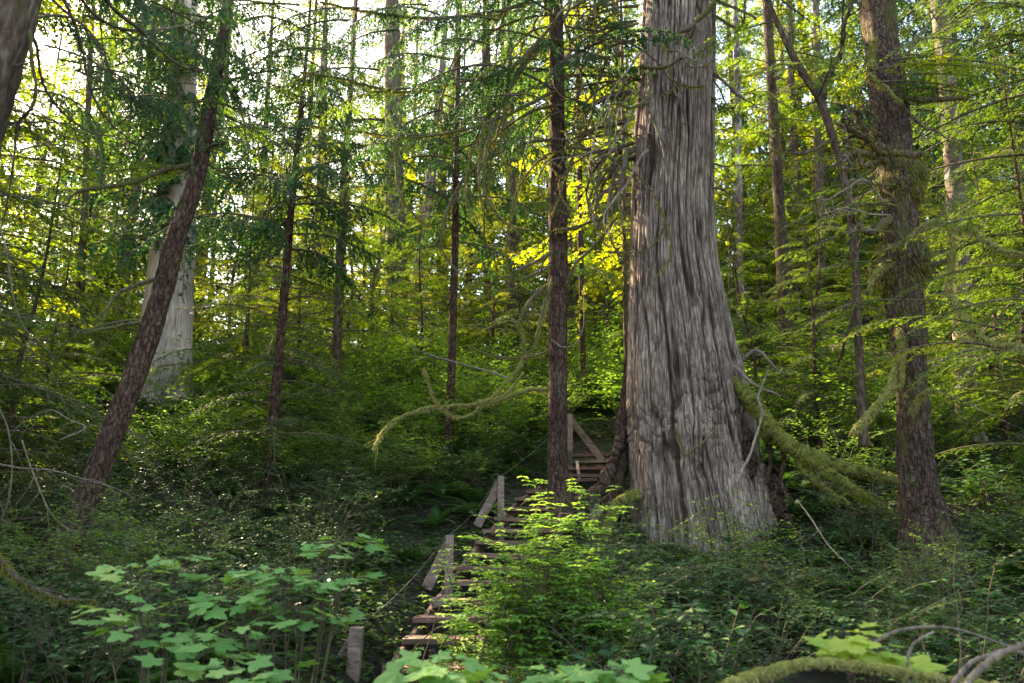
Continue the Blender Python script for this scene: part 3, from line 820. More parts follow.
# leaning trunk
tB = tree('leaning_tree', 'dark slender trunk leaning over the hillside in front of the pale cedar', 'tree',
     [(64, 556, 27), (82, 510, 25), (103, 456, 23), (133, 380, 21.5), (160, 300, 20), (177, 235, 18.5), (196, 180, 16), (208, 117, 14), (220, 50, 11.5), (228, 0, 9.5), (240, -120, 6)], 9.0, M['bark_red'], k=44, rough=.08, seed=2, flare=.2, top=11.5, kf=26, zf=6,
     twigs=dict(n=16, z0=4.2, z1=8.6, L=.8, r=.009))
lB = [
 ([(190, 165), (165, 170), (140, 180), (125, 184), (105, 187), (90, 188), (78, 192)], 9, 8.6, .035, .022, TW, MOSS, 6),
 ([(200, 150), (212, 146), (226, 142)], 9, 8.8, .03, .02, TW, MOSS, 0),
 ([(200, 158), (215, 168), (228, 175), (240, 187)], 9, 9.2, .02, .008, TW, None, 4),
 ([(160, 278), (145, 282), (125, 290), (112, 300), (102, 322)], 9, 8.7, .028, .016, TW, MOSS, 3),
 ([(143, 322), (125, 325), (110, 328), (92, 331)], 9, 8.6, .022, .014, TW, MOSS, 4),
 ([(203, 100), (225, 105), (243, 112), (260, 120)], 9, 9.3, .018, .006, TW, None, 5),
 ([(218, 60), (235, 90), (243, 120), (250, 162)], 9, 8.6, .015, .008, TW, None, 5),
 ([(226, 12), (210, 25), (190, 55), (178, 68), (150, 70)], 9, 8.2, .016, .006, TW, MOSS, 4),
]
for i, (pts, a, b, w0, w1, mt, ms, sd_) in enumerate(lB):
    limb(tB[0], tB[1], pts, a, b, w0, w1, mt, 230 + i, ms, .03, side=sd_, sideL=.45, per_m=600)
mb = crown_arr(RN(21), tB[2], 6.2, 11, 16, lambda u: 1.9, NEAR, -.2); mb.build('crown', [M['hem_b'], TW], tB[0], tB[1])

# slim trunks on the slope
def slim(label, pts, Y, bark, seed, crowns, twigs=None, top=11, **kw):
    return tree('hemlock_tree', label, 'tree', pts, Y, bark, k=20, rough=.08, seed=seed, flare=.3, top=top, kf=12, crown=crowns, twigs=twigs or dict(n=22, z0=3.5, z1=8.5, L=1.3, r=.010), **kw)
tC = slim('slim dark hemlock next to the leaning trunk, its boughs spread in flat tiers',
     [(263, 545, 13), (271, 445, 11), (280, 345, 9.5), (290, 225, 7), (299, 130, 5), (306, 60, 3.5), (312, -20, 2)], 13.0, M['bark_red'], 3,
     [dict(z0=3.0, z1=6.0, n=30, L=lambda u: 1.75, bank=NEAR, mat=M['hem_a'], tilt=-.12), dict(z0=6.0, z1=10.5, n=44, L=lambda u: 2.6 - 1.2 * u, bank=CED, mat=M['ced_a'], tilt=-.1)])
tD = slim('thin straight hemlock with short dead twigs midway up the slope',
     [(335, 450, 11), (337, 350, 9.5), (341, 230, 8), (346, 150, 6), (351, 90, 4.5), (356, 10, 3)], 18.0, M['bark_dark'], 4,
     [dict(z0=5.5, z1=13, n=50, L=lambda u: 2.7 - 1.2 * u, bank=NEAR, mat=M['hem_b'], tilt=-.1)], dict(n=26, z0=4.8, z1=11, L=1.6, r=.013), top=14)
tE = slim('thin reddish hemlock stem rising behind the hooked mossy branch',
     [(447, 470, 9), (452, 360, 8), (455, 230, 7), (457, 120, 5), (460, 0, 4)], 15.0, M['bark_red'], 5,
     [dict(z0=6.6, z1=11.5, n=36, L=lambda u: 2.6 - .8 * u, bank=CED, mat=M['ced_a'], tilt=-.1)], dict(n=16, z0=4.5, z1=10, L=1.2, r=.01), top=12)
tF = tree('hemlock_tree', 'straight brown trunk standing on the steps close to the huge cedar', 'tree',
     [(560, 500, 24), (558, 470, 20), (558, 380, 19), (558, 250, 18.5), (557, 120, 16), (556, 0, 14), (556, -150, 11)], 11.6, M['bark_red'], k=44, rough=.05, seed=6, flare=.25, top=14, kf=24, zf=6,
     crown=[dict(z0=8.0, z1=13.5, n=16, L=lambda u: 2.6, bank=CED, mat=M['ced_a'], tilt=-.05)], twigs=dict(n=18, z0=4.6, z1=9, L=.8, r=.010))
lF = [
 ([(548, 390), (530, 389), (505, 398), (480, 404), (450, 406), (425, 408), (395, 420), (382, 432), (374, 448)], 11.5, 9.2, .034, .012, TW, GOLD, 4),
 ([(548, 300), (535, 345), (524, 355), (518, 368), (505, 382), (490, 398), (470, 414), (455, 416), (442, 408), (432, 392), (424, 368)], 11.0, 9.0, .013, .005, TW, GOLD, 2),
 ([(524, 355), (522, 330), (512, 318)], 10.5, 10.3, .02, .010, TW, GOLD, 0),
 ([(512, 380), (490, 372), (455, 362), (430, 355), (412, 345), (394, 325)], 10.4, 9.6, .014, .006, TG, None, 3),
 ([(490, 400), (478, 402), (505, 394), (524, 372)], 9.9, 10.0, .016, .014, TW, GOLD, 0),
 ([(549, 350), (535, 356), (510, 358), (480, 352), (470, 345)], 11.4, 10.6, .02, .01, TW, MOSS, 0),
 ([(550, 266), (540, 272), (530, 276), (520, 280), (512, 278)], 11.3, 10.4, .03, .012, TW, MOSS, 4),
 ([(552, 252), (535, 262), (522, 268), (510, 274)], 11.3, 10.6, .025, .012, TW, MOSS, 3),
 ([(552, 282), (535, 295), (524, 310), (518, 325)], 11.3, 10.5, .028, .014, TW, MOSS, 3),
 ([(552, 280), (545, 300), (540, 322), (534, 345), (530, 352)], 11.2, 10.5, .022, .010, TW, MOSS, 2),
 ([(556, 230), (575, 228), (590, 222), (606, 215), (620, 200)], 11.3, 11.6, .028, .02, TW, MOSS, 4),
 ([(566, 285), (575, 265), (590, 250), (606, 232), (614, 220)], 11.4, 11.6, .02, .02, TW, MOSS, 5),
 ([(552, 340), (562, 347), (574, 345), (582, 332), (584, 310), (583, 290), (578, 275)], 11.2, 10.8, .012, .006, TG, None, 1),
 ([(556, 40), (535, 55), (515, 80), (500, 110), (488, 140), (484, 170), (486, 195), (498, 215), (512, 226), (530, 230)], 11.3, 9.2, .025, .008, TW, MOSS, 4),
 ([(556, 20), (530, 50), (510, 68), (480, 78), (440, 86), (400, 92), (370, 86), (340, 78), (300, 72)], 11.3, 8.6, .032, .008, TW, MOSS, 8),
 ([(556, 90), (530, 104), (500, 118), (470, 128), (430, 136), (390, 136), (350, 130), (310, 126)], 11.3, 9.0, .028, .008, TW, MOSS, 8),
 ([(484, 122), (480, 150), (479, 180), (483, 212)], 9.8, 9.6, .016, .008, TW, MOSS, 2),
 ([(398, 138), (396, 165), (400, 195), (415, 215), (430, 228)], 9.2, 9.0, .018, .008, TW, MOSS, 2),
 ([(556, -20), (520, 5), (480, 14), (440, 18), (400, 16), (360, 10), (320, 2)], 11.3, 8.4, .03, .01, TW, MOSS, 8),
 ([(606, 60), (596, 90), (590, 120), (575, 150), (565, 180), (558, 200), (552, 215)], 11.6, 11.0, .022, .008, TW, MOSS, 4),
]
for i, (pts, a, b, w0, w1, mt, ms, sd_) in enumerate(lF):
    limb(tF[0], tF[1], pts, a, b, w0, w1, mt, 260 + i, ms, .045 if i < 5 else .035, side=sd_, sideL=.45, per_m=800)

rg = RN(15)
for i in range(16):          # long bowed limbs sweeping down from the brown trunk and out of the top of the frame
    x0 = rg.uniform(545, 570); y0 = rg.uniform(-60, 150); sgn = -1 if rg.random() < .7 else 1; L_ = rg.uniform(40, 120)
    pts = [(x0, y0), (x0 + sgn * L_ * .4, y0 + 8), (x0 + sgn * L_ * .8, y0 + 35), (x0 + sgn * L_, y0 + 75), (x0 + sgn * L_ * 1.05, y0 + 110), (x0 + sgn * L_ * .9, y0 + 135)]
    limb(tF[0], tF[1], pts, 11.5, 11.5 - rg.uniform(0, 1.8), rg.uniform(.014, .026), .004, TW, 500 + i, MOSS if i % 3 else None, .04, side=5, sideL=.45, per_m=600)
for i, (x0, y0, Y, root_) in enumerate(((245, 20, 9.0, tB), (300, 60, 13.0, tC), (345, 150, 18.0, tD), (456, 140, 15.0, tE), (294, 200, 13.0, tC), (457, 60, 15.0, tE), (303, 120, 13.0, tC), (455, 250, 15.0, tE), (286, 300, 13.0, tC), (340, 260, 18.0, tD))):
    s_ = -1 if i % 2 else 1
    limb(root_[0], root_[1], [(x0, y0), (x0 + s_ * 22, y0 - 4), (x0 + s_ * 48, y0 + 4), (x0 + s_ * 70, y0 + 20)], Y, Y - .6, .018, .005, TW, 540 + i, MOSS, .03, side=6, sideL=.6, per_m=400)

# trees past the cedar
tH = tree('snag_tree', 'pale pinkish dead trunk on twisted roots in the gap beyond the huge cedar', 'tree',
     [(794, 415, 26), (790, 385, 17), (786, 330, 15), (779, 200, 11), (773, 110, 10), (768, 20, 9), (764, -60, 9)], 18.0, M['bark_moss'], k=26, rough=.08, seed=8, flare=.6, top=16,
     twigs=dict(n=26, z0=5.5, z1=13, L=1.2, r=.014, mat=TG), crown=[dict(z0=9.5, z1=15, n=16, L=lambda u: 2.2, bank=NEAR, mat=M['hem_b'])])
for i, pts in enumerate([[(790, 395), (770, 408), (755, 420), (745, 440)], [(797, 400), (812, 415), (822, 432), (838, 440)], [(795, 405), (800, 425), (806, 445)]]):
    limb(tH[0], tH[1], pts, 17.8, 17.2, .10, .03, M['bark_red'], 300 + i, name='root')
tI = tree('hemlock_tree', 'stout mossy hemlock with burls, gnarled stubs and a flared foot', 'tree',
     [(931, 552, 58), (925, 525, 46), (919, 490, 37), (915, 456, 33), (914, 420, 31), (912, 380, 28), (908, 330, 34), (903, 290, 37), (901, 240, 33), (899, 200, 30), (894, 150, 34), (888, 95, 35), (882, 45, 31), (877, 0, 32), (870, -140, 26)],
     9.0, M['bark_moss'], k=60, rough=.08, seed=9, flare=.05, top=14, kf=34, zf=7, crown=[dict(z0=8.6, z1=13.5, n=22, L=lambda u: 2.6, bank=NEAR, mat=M['hem_a'])], twigs=dict(n=20, z0=3.6, z1=8.0, L=.8, r=.008))
lI = [
 ([(905, 350), (895, 372), (888, 392), (878, 404), (866, 418), (853, 432)], 8.9, 8.4, .045, .035, TW, GOLD, 1, 1800, .05),
 ([(903, 345), (898, 330), (902, 380), (884, 392)], 8.8, 8.7, .03, .03, TW, GOLD, 0, 1400, .04),
 ([(912, 412), (918, 400), (926, 392), (936, 390)], 8.8, 8.6, .04, .02, TW, GOLD, 0, 1400, .04),
 ([(936, 390), (960, 400), (985, 412), (1006, 422)], 8.6, 8.3, .006, .004, TG, None, 3, 0, .04),
 ([(890, 218), (872, 232), (860, 228), (850, 215)], 8.9, 8.6, .05, .02, TW, MOSS, 3, 900, .04),
 ([(888, 200), (870, 205), (850, 206), (836, 214)], 8.9, 8.4, .03, .012, TW, GOLD, 3, 1200, .05),
 ([(886, 162), (868, 154), (850, 153), (843, 168), (858, 170)], 8.8, 8.4, .05, .02, M['bark_dark'], MOSS, 5, 800, .04),
 ([(884, 148), (866, 140), (850, 130), (842, 120)], 8.8, 8.4, .05, .02, M['bark_dark'], MOSS, 6, 700, .04),
 ([(880, 135), (862, 128), (856, 112), (848, 108)], 8.8, 8.5, .045, .016, M['bark_dark'], MOSS, 6, 700, .04),
 ([(884, 155), (870, 140), (876, 120), (864, 108)], 8.7, 8.4, .035, .016, M['bark_dark'], MOSS, 5, 700, .04),
 ([(880, 160), (862, 166), (856, 150), (838, 146)], 8.8, 8.5, .04, .012, M['bark_dark'], MOSS, 5, 700, .04),
 ([(893, 152), (906, 154), (916, 155), (925, 153)], 8.5, 8.3, .04, .03, TW, MOSS, 0, 1200, .03),
 ([(904, 98), (925, 100), (945, 99), (965, 97)], 8.8, 8.6, .04, .025, TW, MOSS, 0, 1400, .03),
 ([(905, 110), (925, 128), (935, 130), (952, 142)], 8.8, 8.6, .022, .008, TW, None, 4, 0, .03),
 ([(872, 70), (872, 50), (876, 38)], 8.7, 8.6, .05, .03, TW, GOLD, 0, 1500, .03),
 ([(868, 75), (885, 88), (895, 98), (902, 102)], 8.55, 8.5, .035, .02, TW, GOLD, 0, 1400, .03),
 ([(912, 268), (930, 265), (945, 262), (952, 255)], 8.8, 8.5, .04, .03, TW, MOSS, 2, 1200, .04),
 ([(908, 240), (925, 225), (940, 222), (952, 232), (952, 262), (948, 285), (955, 305), (960, 310)], 8.7, 8.2, .035, .03, TW, GOLD, 2, 1800, .05),
 ([(952, 232), (968, 228), (985, 240), (1004, 250), (1030, 255)], 8.4, 7.6, .035, .02, TW, GOLD, 5, 1600, .06),
 ([(960, 312), (975, 332), (995, 345), (1015, 346), (1035, 352)], 8.2, 7.4, .04, .03, TW, GOLD, 4, 1800, .07),
 ([(890, 262), (880, 268), (872, 280), (868, 292), (876, 272)], 8.8, 8.5, .04, .02, TW, GOLD, 4, 1200, .04),
 ([(905, 62), (915, 40), (930, 22), (945, 0)], 8.9, 9.3, .02, .008, TW, None, 4, 0, .03),
 ([(885, 205), (865, 180), (845, 190), (825, 200), (805, 195)], 8.8, 8.2, .014, .004, TG, None, 9, 0, .03),
 ([(890, 215), (870, 214), (846, 208), (822, 214), (808, 205)], 8.7, 8.0, .012, .004, TG, None, 9, 0, .03),
]
for i, (pts, a, b, w0, w1, mt, ms, sd_, per, ml) in enumerate(lI):
    limb(tI[0], tI[1], pts, a, b, w0, w1, mt, 330 + i, ms, ml, side=sd_, sideL=.45, per_m=per)
for k_, (zpx, yy, wd) in enumerate(((899, 268, .3), (903, 180, .26))):       # burls
    p = W(zpx, yy, 9.0); u, v = np.meshgrid(np.linspace(0, math.pi, 24), np.linspace(0, 2 * math.pi, 30, endpoint=False))
    rr = wd * (.75 + .5 * vn(v / 6.2832 * 6, u * 2, 0, 60 + k_, 6))
    V = np.stack([np.sin(u) * np.cos(v) * rr, np.sin(u) * np.sin(v) * rr, np.cos(u) * rr * 1.15], -1).reshape(-1, 3) + p
    i, j = np.meshgrid(np.arange(30), np.arange(23), indexing='ij'); q = i * 24 + j; q2 = ((i + 1) % 30) * 24 + j
    T = np.concatenate([np.stack([q, q + 1, q2 + 1], -1).reshape(-1, 3), np.stack([q, q2 + 1, q2], -1).reshape(-1, 3)])
    mb = MB(); mb.add(V, T, 0, True); o = mb.build('burl', M['bark_moss'], tI[0], tI[1])
    mm = MB(); Vs = V[::2]; d = nrm(Vs - p); n_ = 2600; idx = RN(k_).integers(0, len(Vs), n_); pp = Vs[idx] + RN(k_ + 5).normal(0, .02, (n_, 3)); dd = nrm(d[idx] * .4 + A([0, 0, -1]) + RN(k_ + 6).normal(0, .2, (n_, 3)))
    sv = nrm(np.cross(dd, RN(k_ + 7).normal(0, 1, (n_, 3)))) * .005
    Vm = np.stack([pp - sv, pp + sv, pp + dd * RN(3).uniform(.03, .13, (n_, 1))], 1).reshape(-1, 3); mm.add(Vm, np.arange(len(Vm)).reshape(-1, 3), 0)
    mo = mm.build('moss', MOSS, None, tI[1]); mo.location = (0, 0, 0); mo.parent = o

def bough(root, loc, px, py, Y, L, az, tilt, bank, mat, i=0, roll=0.0):
    m = rotm(R(az), tilt, roll, L / 2); m[:3, 3] = W(px, py, Y)
    mb = MB(); mb.add_arr(bank[i % len(bank)], m); return mb.build('bough', [mat, TW], root, loc)
for i, (px, py, Y, L, az, ti, mt) in enumerate([
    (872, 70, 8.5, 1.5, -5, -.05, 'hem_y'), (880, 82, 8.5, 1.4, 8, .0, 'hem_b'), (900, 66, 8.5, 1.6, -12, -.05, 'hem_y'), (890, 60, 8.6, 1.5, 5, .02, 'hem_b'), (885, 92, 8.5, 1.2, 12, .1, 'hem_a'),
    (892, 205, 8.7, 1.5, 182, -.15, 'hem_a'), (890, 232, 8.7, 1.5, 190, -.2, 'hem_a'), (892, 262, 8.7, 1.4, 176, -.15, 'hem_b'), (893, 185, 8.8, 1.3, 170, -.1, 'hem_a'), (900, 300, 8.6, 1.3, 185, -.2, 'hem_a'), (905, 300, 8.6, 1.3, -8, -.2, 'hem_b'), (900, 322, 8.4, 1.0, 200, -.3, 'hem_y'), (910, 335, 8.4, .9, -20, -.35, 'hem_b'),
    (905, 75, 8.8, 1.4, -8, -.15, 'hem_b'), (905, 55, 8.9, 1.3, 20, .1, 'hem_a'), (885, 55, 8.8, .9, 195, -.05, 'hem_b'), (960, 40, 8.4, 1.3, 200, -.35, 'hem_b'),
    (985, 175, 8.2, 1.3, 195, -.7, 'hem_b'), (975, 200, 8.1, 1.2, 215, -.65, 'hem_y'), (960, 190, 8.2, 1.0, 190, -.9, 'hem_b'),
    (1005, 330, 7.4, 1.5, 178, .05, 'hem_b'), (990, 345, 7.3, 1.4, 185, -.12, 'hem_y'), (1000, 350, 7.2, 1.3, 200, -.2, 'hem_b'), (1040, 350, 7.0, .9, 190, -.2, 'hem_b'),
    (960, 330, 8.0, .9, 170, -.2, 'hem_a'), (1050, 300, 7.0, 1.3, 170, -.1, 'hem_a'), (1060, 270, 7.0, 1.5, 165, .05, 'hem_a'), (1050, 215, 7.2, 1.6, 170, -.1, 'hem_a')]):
    bough(tI[0], tI[1], px, py, Y, L, az, ti, NEAR, M[mt], i)

def bough_fan(root, loc, rows, bank, seed):
    rng = RN(seed)
    for i, (px, py, Y, L, az, ti, mt) in enumerate(rows):
        bough(root, loc, px, py, Y, L, az + rng.normal(0, 8), ti, bank, M[mt], i, rng.normal(0, .2))
# sprays of the corner tree hanging into the top of the picture
bough_fan(tA[0], tA[1], [(40, -30, 6.2, 1.9, -20, -.5, 'ced_a'), (70, -40, 6.8, 2.2, -35, -.6, 'ced_a'), (30, 20, 7, 1.8, -10, -.45, 'ced_a'), (110, -50, 7.2, 2.2, -15, -.6, 'ced_a'),
    (150, -50, 7.6, 2.1, -60, -.7, 'ced_a'), (130, 10, 7.5, 1.6, -25, -.5, 'ced_a'), (60, 60, 8, 1.6, 10, -.4, 'ced_a'), (190, -40, 8, 2.0, -130, -.7, 'hem_b'), (90, 90, 8, 1.5, -10, -.35, 'ced_a'), (20, 150, 7.5, 1.2, 0, -.2, 'hem_a')] + [(x_, y_, 6.5 + (x_ % 7) * .4, 1.5 + (y_ % 5) * .12, -40 + (x_ * 7) % 90, -.5, 'ced_a') for x_, y_ in ((55, -10), (85, 15), (120, 30), (150, 0), (175, 25), (45, 45), (75, 70), (110, 70), (160, 60), (185, -10), (30, 90), (130, 100), (35, -60), (95, -60))], CED, 61)
bough_fan(tF[0], tF[1], [(545, 40, 11.0, 2.2, 200, -.25, 'ced_a'), (548, 10, 10.9, 2.4, 215, -.2, 'ced_a'), (548, 70, 11.0, 2.0, 190, -.3, 'ced_a'), (552, -10, 11.0, 2.4, 185, -.15, 'ced_a'), (545, 100, 11.0, 1.7, 215, -.3, 'ced_a'),
    (560, 0, 11.2, 1.6, -20, -.4, 'ced_a'), (560, 50, 11.2, 1.2, -30, -.5, 'ced_a'), (548, 140, 11.1, 1.4, 205, -.35, 'ced_a'), (550, -40, 10.8, 2.7, 205, -.25, 'ced_a'), (500, 20, 10.0, 1.9, 190, -.4, 'ced_a'), (440, 15, 9.4, 1.7, 185, -.35, 'ced_a'), (470, 80, 9.8, 1.6, 190, -.4, 'ced_a'), (410, 88, 9.2, 1.5, 185, -.35, 'hem_b'), (420, 135, 9.3, 1.3, 190, -.35, 'ced_a'), (340, 78, 8.9, 1.2, 185, -.3, 'hem_b'), (360, 8, 8.8, 1.5, 185, -.35, 'ced_a'), (560, 100, 11.3, 1.2, -10, -.5, 'ced_a')] + [(x_, y_, 10.6 - (560 - x_) * .008, 1.6 + (y_ % 5) * .12, 190 + (x_ * 7) % 40 - 20, -.4, 'ced_a') for x_, y_ in ((530, -20), (510, 10), (490, 45), (470, 20), (450, 60), (425, 5), (400, 30), (380, 70), (350, 20), (330, 50), (300, 5), (280, 70), (540, 60), (520, 95), (440, 110), (385, 120), (600, 20), (610, 60), (585, -10))], CED, 62)
bough_fan(tB[0], tB[1], [(195, 170, 9, 1.5, 175, -.1, 'hem_b'), (205, 130, 9, 1.4, 0, -.15, 'hem_b'), (215, 80, 9, 1.5, -20, -.2, 'hem_a'), (215, 60, 9, 1.6, 180, -.2, 'hem_b'), (222, 20, 9, 1.6, 200, -.3, 'hem_a'), (225, 0, 9, 1.6, -10, -.25, 'hem_b'), (150, 320, 9, 1.4, 178, -.15, 'hem_a'), (140, 330, 9, 1.4, 200, -.2, 'hem_a'), (95, 190, 8.7, .9, 200, -.4, 'hem_b')], NEAR, 63)

# boughs of a hemlock standing just outside the frame reach in at the upper corner
tM = tree('hemlock_tree', 'hemlock whose green boughs reach in past the stout mossy hemlock at the frame edge', 'tree',
     [(1085, 560, 30), (1082, 400, 26), (1078, 200, 22), (1070, 0, 18), (1062, -150, 14)], 11.0, M['bark_red'], k=30, rough=.07, seed=13, top=16,
     crown=[dict(z0=4.0, z1=13, n=60, L=lambda u: 3.1 - .8 * u, bank=NEAR, mat=M['hem_a'], tilt=-.2, bias=(3.3, .7))], twigs=dict(n=20, z0=3, z1=10, L=1.8, r=.012))
tN = tree('hemlock_tree', 'hemlock whose low boughs fill the edge behind the bare dead twigs', 'tree',
     [(-110, 560, 24), (-100, 400, 22), (-85, 200, 18), (-60, 0, 14)], 9.5, M['bark_dark'], k=30, rough=.07, seed=14, top=12,
     crown=[dict(z0=2.6, z1=7.0, n=30, L=lambda u: 2.7 - .4 * u, bank=NEAR, mat=M['hem_a'], tilt=-.15, bias=(.2, .7))], twigs=dict(n=20, z0=2, z1=8, L=1.8, r=.012))
tJ = tree('hemlock_tree', 'straight pale mottled trunk seen just behind the stout mossy hemlock', 'tree',
     [(968, 425, 22), (964, 350, 19), (960, 260, 18), (956, 200, 17), (951, 130, 17), (945, 60, 16), (938, 0, 15), (925, -100, 13)], 15.0, M['bark_grey'], k=30, rough=.06, seed=10, flare=.3, top=16,
     crown=[dict(z0=6.5, z1=14, n=22, L=lambda u: 2.6, bank=NEAR, mat=M['hem_a'])], twigs=dict(n=16, z0=5, z1=11, L=1.0, r=.01))
tK = tree('young_hemlock', 'thin dark crooked tree forking in front of the pale dead trunk', 'tree',
     [(862, 420, 9), (858, 330, 8), (853, 240, 7.5), (844, 180, 7.5), (834, 140, 7.5), (820, 100, 8), (806, 78, 7), (790, 50, 6), (770, 5, 5), (755, -40, 5)], 10.5, M['bark_dark'], k=16, rough=.1, seed=11, flare=.2,
     twigs=dict(n=10, z0=4.5, z1=9, L=.7, r=.007))
limb(tK[0], tK[1], [(824, 100), (824, 85), (832, 70), (842, 50), (844, 25), (852, 5), (858, -20)], 10.5, 10.3, .05, .025, M['bark_dark'], 380, side=5, sideL=.5)
limb(tK[0], tK[1], [(830, 140), (818, 148), (800, 154), (785, 152), (770, 150)], 10.4, 9.8, .03, .012, TW, 381, MOSS, .04, side=3)
limb(tK[0], tK[1], [(855, 310), (845, 340), (842, 355), (838, 362)], 10.5, 10.8, .02, .02, M['bark_dark'], 382)
mb = crown_arr(RN(31), tK[2], 7.5, 10.5, 10, lambda u: 1.5, NEAR, -.1); mb.build('crown', [M['hem_b'], TW], tK[0], tK[1])

# the far pale cedar
tL = tree('cedar_tree', 'broad bleached pale cedar standing alone past the leaning trunk', 'tree',
     [(158, 425, 80), (160, 400, 60), (163, 360, 52), (168, 310, 46), (172, 260, 42), (175, 220, 39), (180, 120, 30), (184, 20, 24), (188, -80, 18)], 19.0, M['cedar_pale'], k=90, rough=.04, seed=12, flare=.2, kf=44, zf=.6, top=22,
     crown=[dict(z0=8.6, z1=15, n=120, L=lambda u: 2.1, bank=CEDF, mat=M['ced_a'], tilt=-.3, bias=(-1.57, .7)), dict(z0=8.0, z1=20, n=60, L=lambda u: 3.8 - 2 * u, bank=CEDF, mat=M['ced_a'], tilt=-.3)])
for i, pts in enumerate([[(150, 392), (140, 402), (134, 412), (130, 420)], [(165, 395), (158, 405), (152, 412)]]):
    limb(tL[0], tL[1], pts, 18.4, 18.0, .10, .05, M['cedar_pale'], 390 + i, name='root')

# smaller stems further back
BK = [
 ('small dark stem between the leaning trunk and the corner trunk', [(80, 330, 7), (82, 260, 7), (86, 170, 6), (90, 60, 5)], 20, 'bark_far'),
 ('dim thick trunk behind the thin straight hemlock, sunlit gaps around it', [(398, 350, 22), (396, 250, 20), (394, 150, 18), (392, 20, 15)], 30, 'bark_far'),
 ('greyish trunk tilting slightly against the white sky gap', [(410, 330, 12), (418, 270, 11), (428, 200, 10), (440, 90, 8)], 32, 'bark_grey'),
 ('narrow stem showing between the brown trunk and the cedar', [(583, 400, 7), (582, 300, 6), (580, 220, 6), (578, 60, 5)], 19, 'bark_red'),
 ('thread-thin dark stem brushing the shaded edge of the huge cedar', [(626, 345, 5), (625, 270, 4.5), (624, 190, 4), (622, 60, 3)], 17, 'bark_dark'),
 ('small grey stem just past the sunlit edge of the huge cedar', [(741, 385, 8), (740, 300, 8), (739, 200, 7), (737, 60, 6)], 24, 'bark_grey'),
 ('dark stem deep among trees behind the slim tiered hemlock', [(317, 400, 12), (318, 320, 11), (320, 250, 10), (323, 100, 8)], 27, 'bark_far'),
 ('straight dark stem between the pale dead trunk and the crooked tree', [(824, 400, 10), (822, 300, 9), (820, 200, 9), (817, 40, 7)], 26, 'bark_far'),
 ('weathered stem behind the hooked mossy branch, orange light on it', [(492, 360, 12), (490, 280, 11), (488, 180, 10), (486, 40, 8)], 34, 'bark_red'),
]
for i, (lb, pts, Y, mt) in enumerate(BK):
    tree('conifer_tree', lb, 'tree', pts, Y, M[mt], k=14, rough=.08, seed=40 + i, flare=.2, top=20, kf=10, sink=.8,
         crown=[dict(z0=Y * .22 + 3, z1=19, n=34, L=lambda u: 3.4 - 1.8 * u, bank=FAR, mat=M[['hem_b', 'hem_y', 'hem_a'][i % 3]])], twigs=dict(n=12, z0=Y * .25 + 1, z1=12, L=1.4, r=.013))

# ------------------------------------------------------------------ copies with their own labels
def dup(root, loc, rz, s):
    r = root.copy(); COL.objects.link(r)
    r.location = [float(v) for v in loc]; r.rotation_euler = (0, 0, rz); r.scale = (s, s, s)
    for ch in root.children:
        c = ch.copy(); COL.objects.link(c); c.parent = r
    return r
ZONES = [(-9e9, 60, 'under the corner trunk'), (60, 150, 'just past the leaning trunk'), (150, 235, 'around the far pale cedar'),
         (235, 310, 'around the slim tiered hemlock'), (310, 400, 'around the thin straight hemlock'), (400, 480, 'around the thin reddish stem'),
         (480, 560, 'beside the brown trunk on the steps'), (560, 645, 'between brown trunk and huge cedar'), (645, 745, 'behind the huge cedar'),
         (745, 815, 'around the pale dead trunk'), (815, 890, 'around the thin crooked tree'), (890, 975, 'around the stout mossy hemlock'), (975, 9e9, 'past the stout mossy hemlock')]
def zone(p):
    x = pix(A([p]))[0, 0]
    return next(z for a, b, z in ZONES if a <= x < b)
DEPTH = [(-99, 6.5, 'nearest the path'), (6.5, 9.5, 'low on the slope'), (9.5, 13, 'on the lower slope'), (13, 18, 'halfway up the slope'), (18, 26, 'high on the slope'), (26, 40, 'at the crest'), (40, 999, 'deep in the forest')]
def depth_word(y): return next(w_ for a, b, w_ in DEPTH if a <= y < b)
USED = {}
PROTO_USED = set()
def put(proto, x, y, rz, s, look, cat, kind_plural, dz=0.0):
    z = zone((x, y, float(H(x, y)) + .3))
    lab = f'{look} {z}, {depth_word(y)}'
    loc = (x, y, float(H(x, y)) + dz)
    if proto.name in PROTO_USED: o = dup(proto, loc, rz, s)
    else:
        PROTO_USED.add(proto.name); o = proto
        o.location = loc; o.rotation_euler = (0, 0, rz); o.scale = (s, s, s)
    tag(o, lab, cat, f'{kind_plural} {z}, {depth_word(y)}')
    return o

# ------------------------------------------------------------------ background forest
rf = RN(77)
def proto_tree(name, h, r0, z0f, n, L, bank, mat, bark, seed, tilt=-.12, k=12):
    rw = RN(seed).normal(0, .35, 4); P = A([[0, 0, -.6], [.1 + rw[0], rw[1], h * .3], [.05, .12, h * .6], [0, .1, h]]); r = A([r0 * 1.15, r0 * .85, r0 * .5, .01])
    root = empty(name, (0, 0, 0), 'x x x x', 'tree')
    (V, T), Q = trunk_mesh(P, r, k, .08, seed, .3, 10, 3, rows=60)
    mb = MB(); mb.add(V, T, 0, True); mb.build('trunk', bark, root)
    mb = crown_arr(RN(seed), Q[:, :3], h * z0f, h * .99, n, L, bank, tilt); mb.build('crown', [mat, M['twig']], root)
    return root
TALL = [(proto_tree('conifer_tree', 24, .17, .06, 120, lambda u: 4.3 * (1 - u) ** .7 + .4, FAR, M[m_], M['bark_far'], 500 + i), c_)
        for i, (m_, c_) in enumerate((('hem_b', 'tall green conifer'), ('hem_y', 'tall sunlit yellow-green conifer'), ('hem_a', 'tall dark green conifer')))]
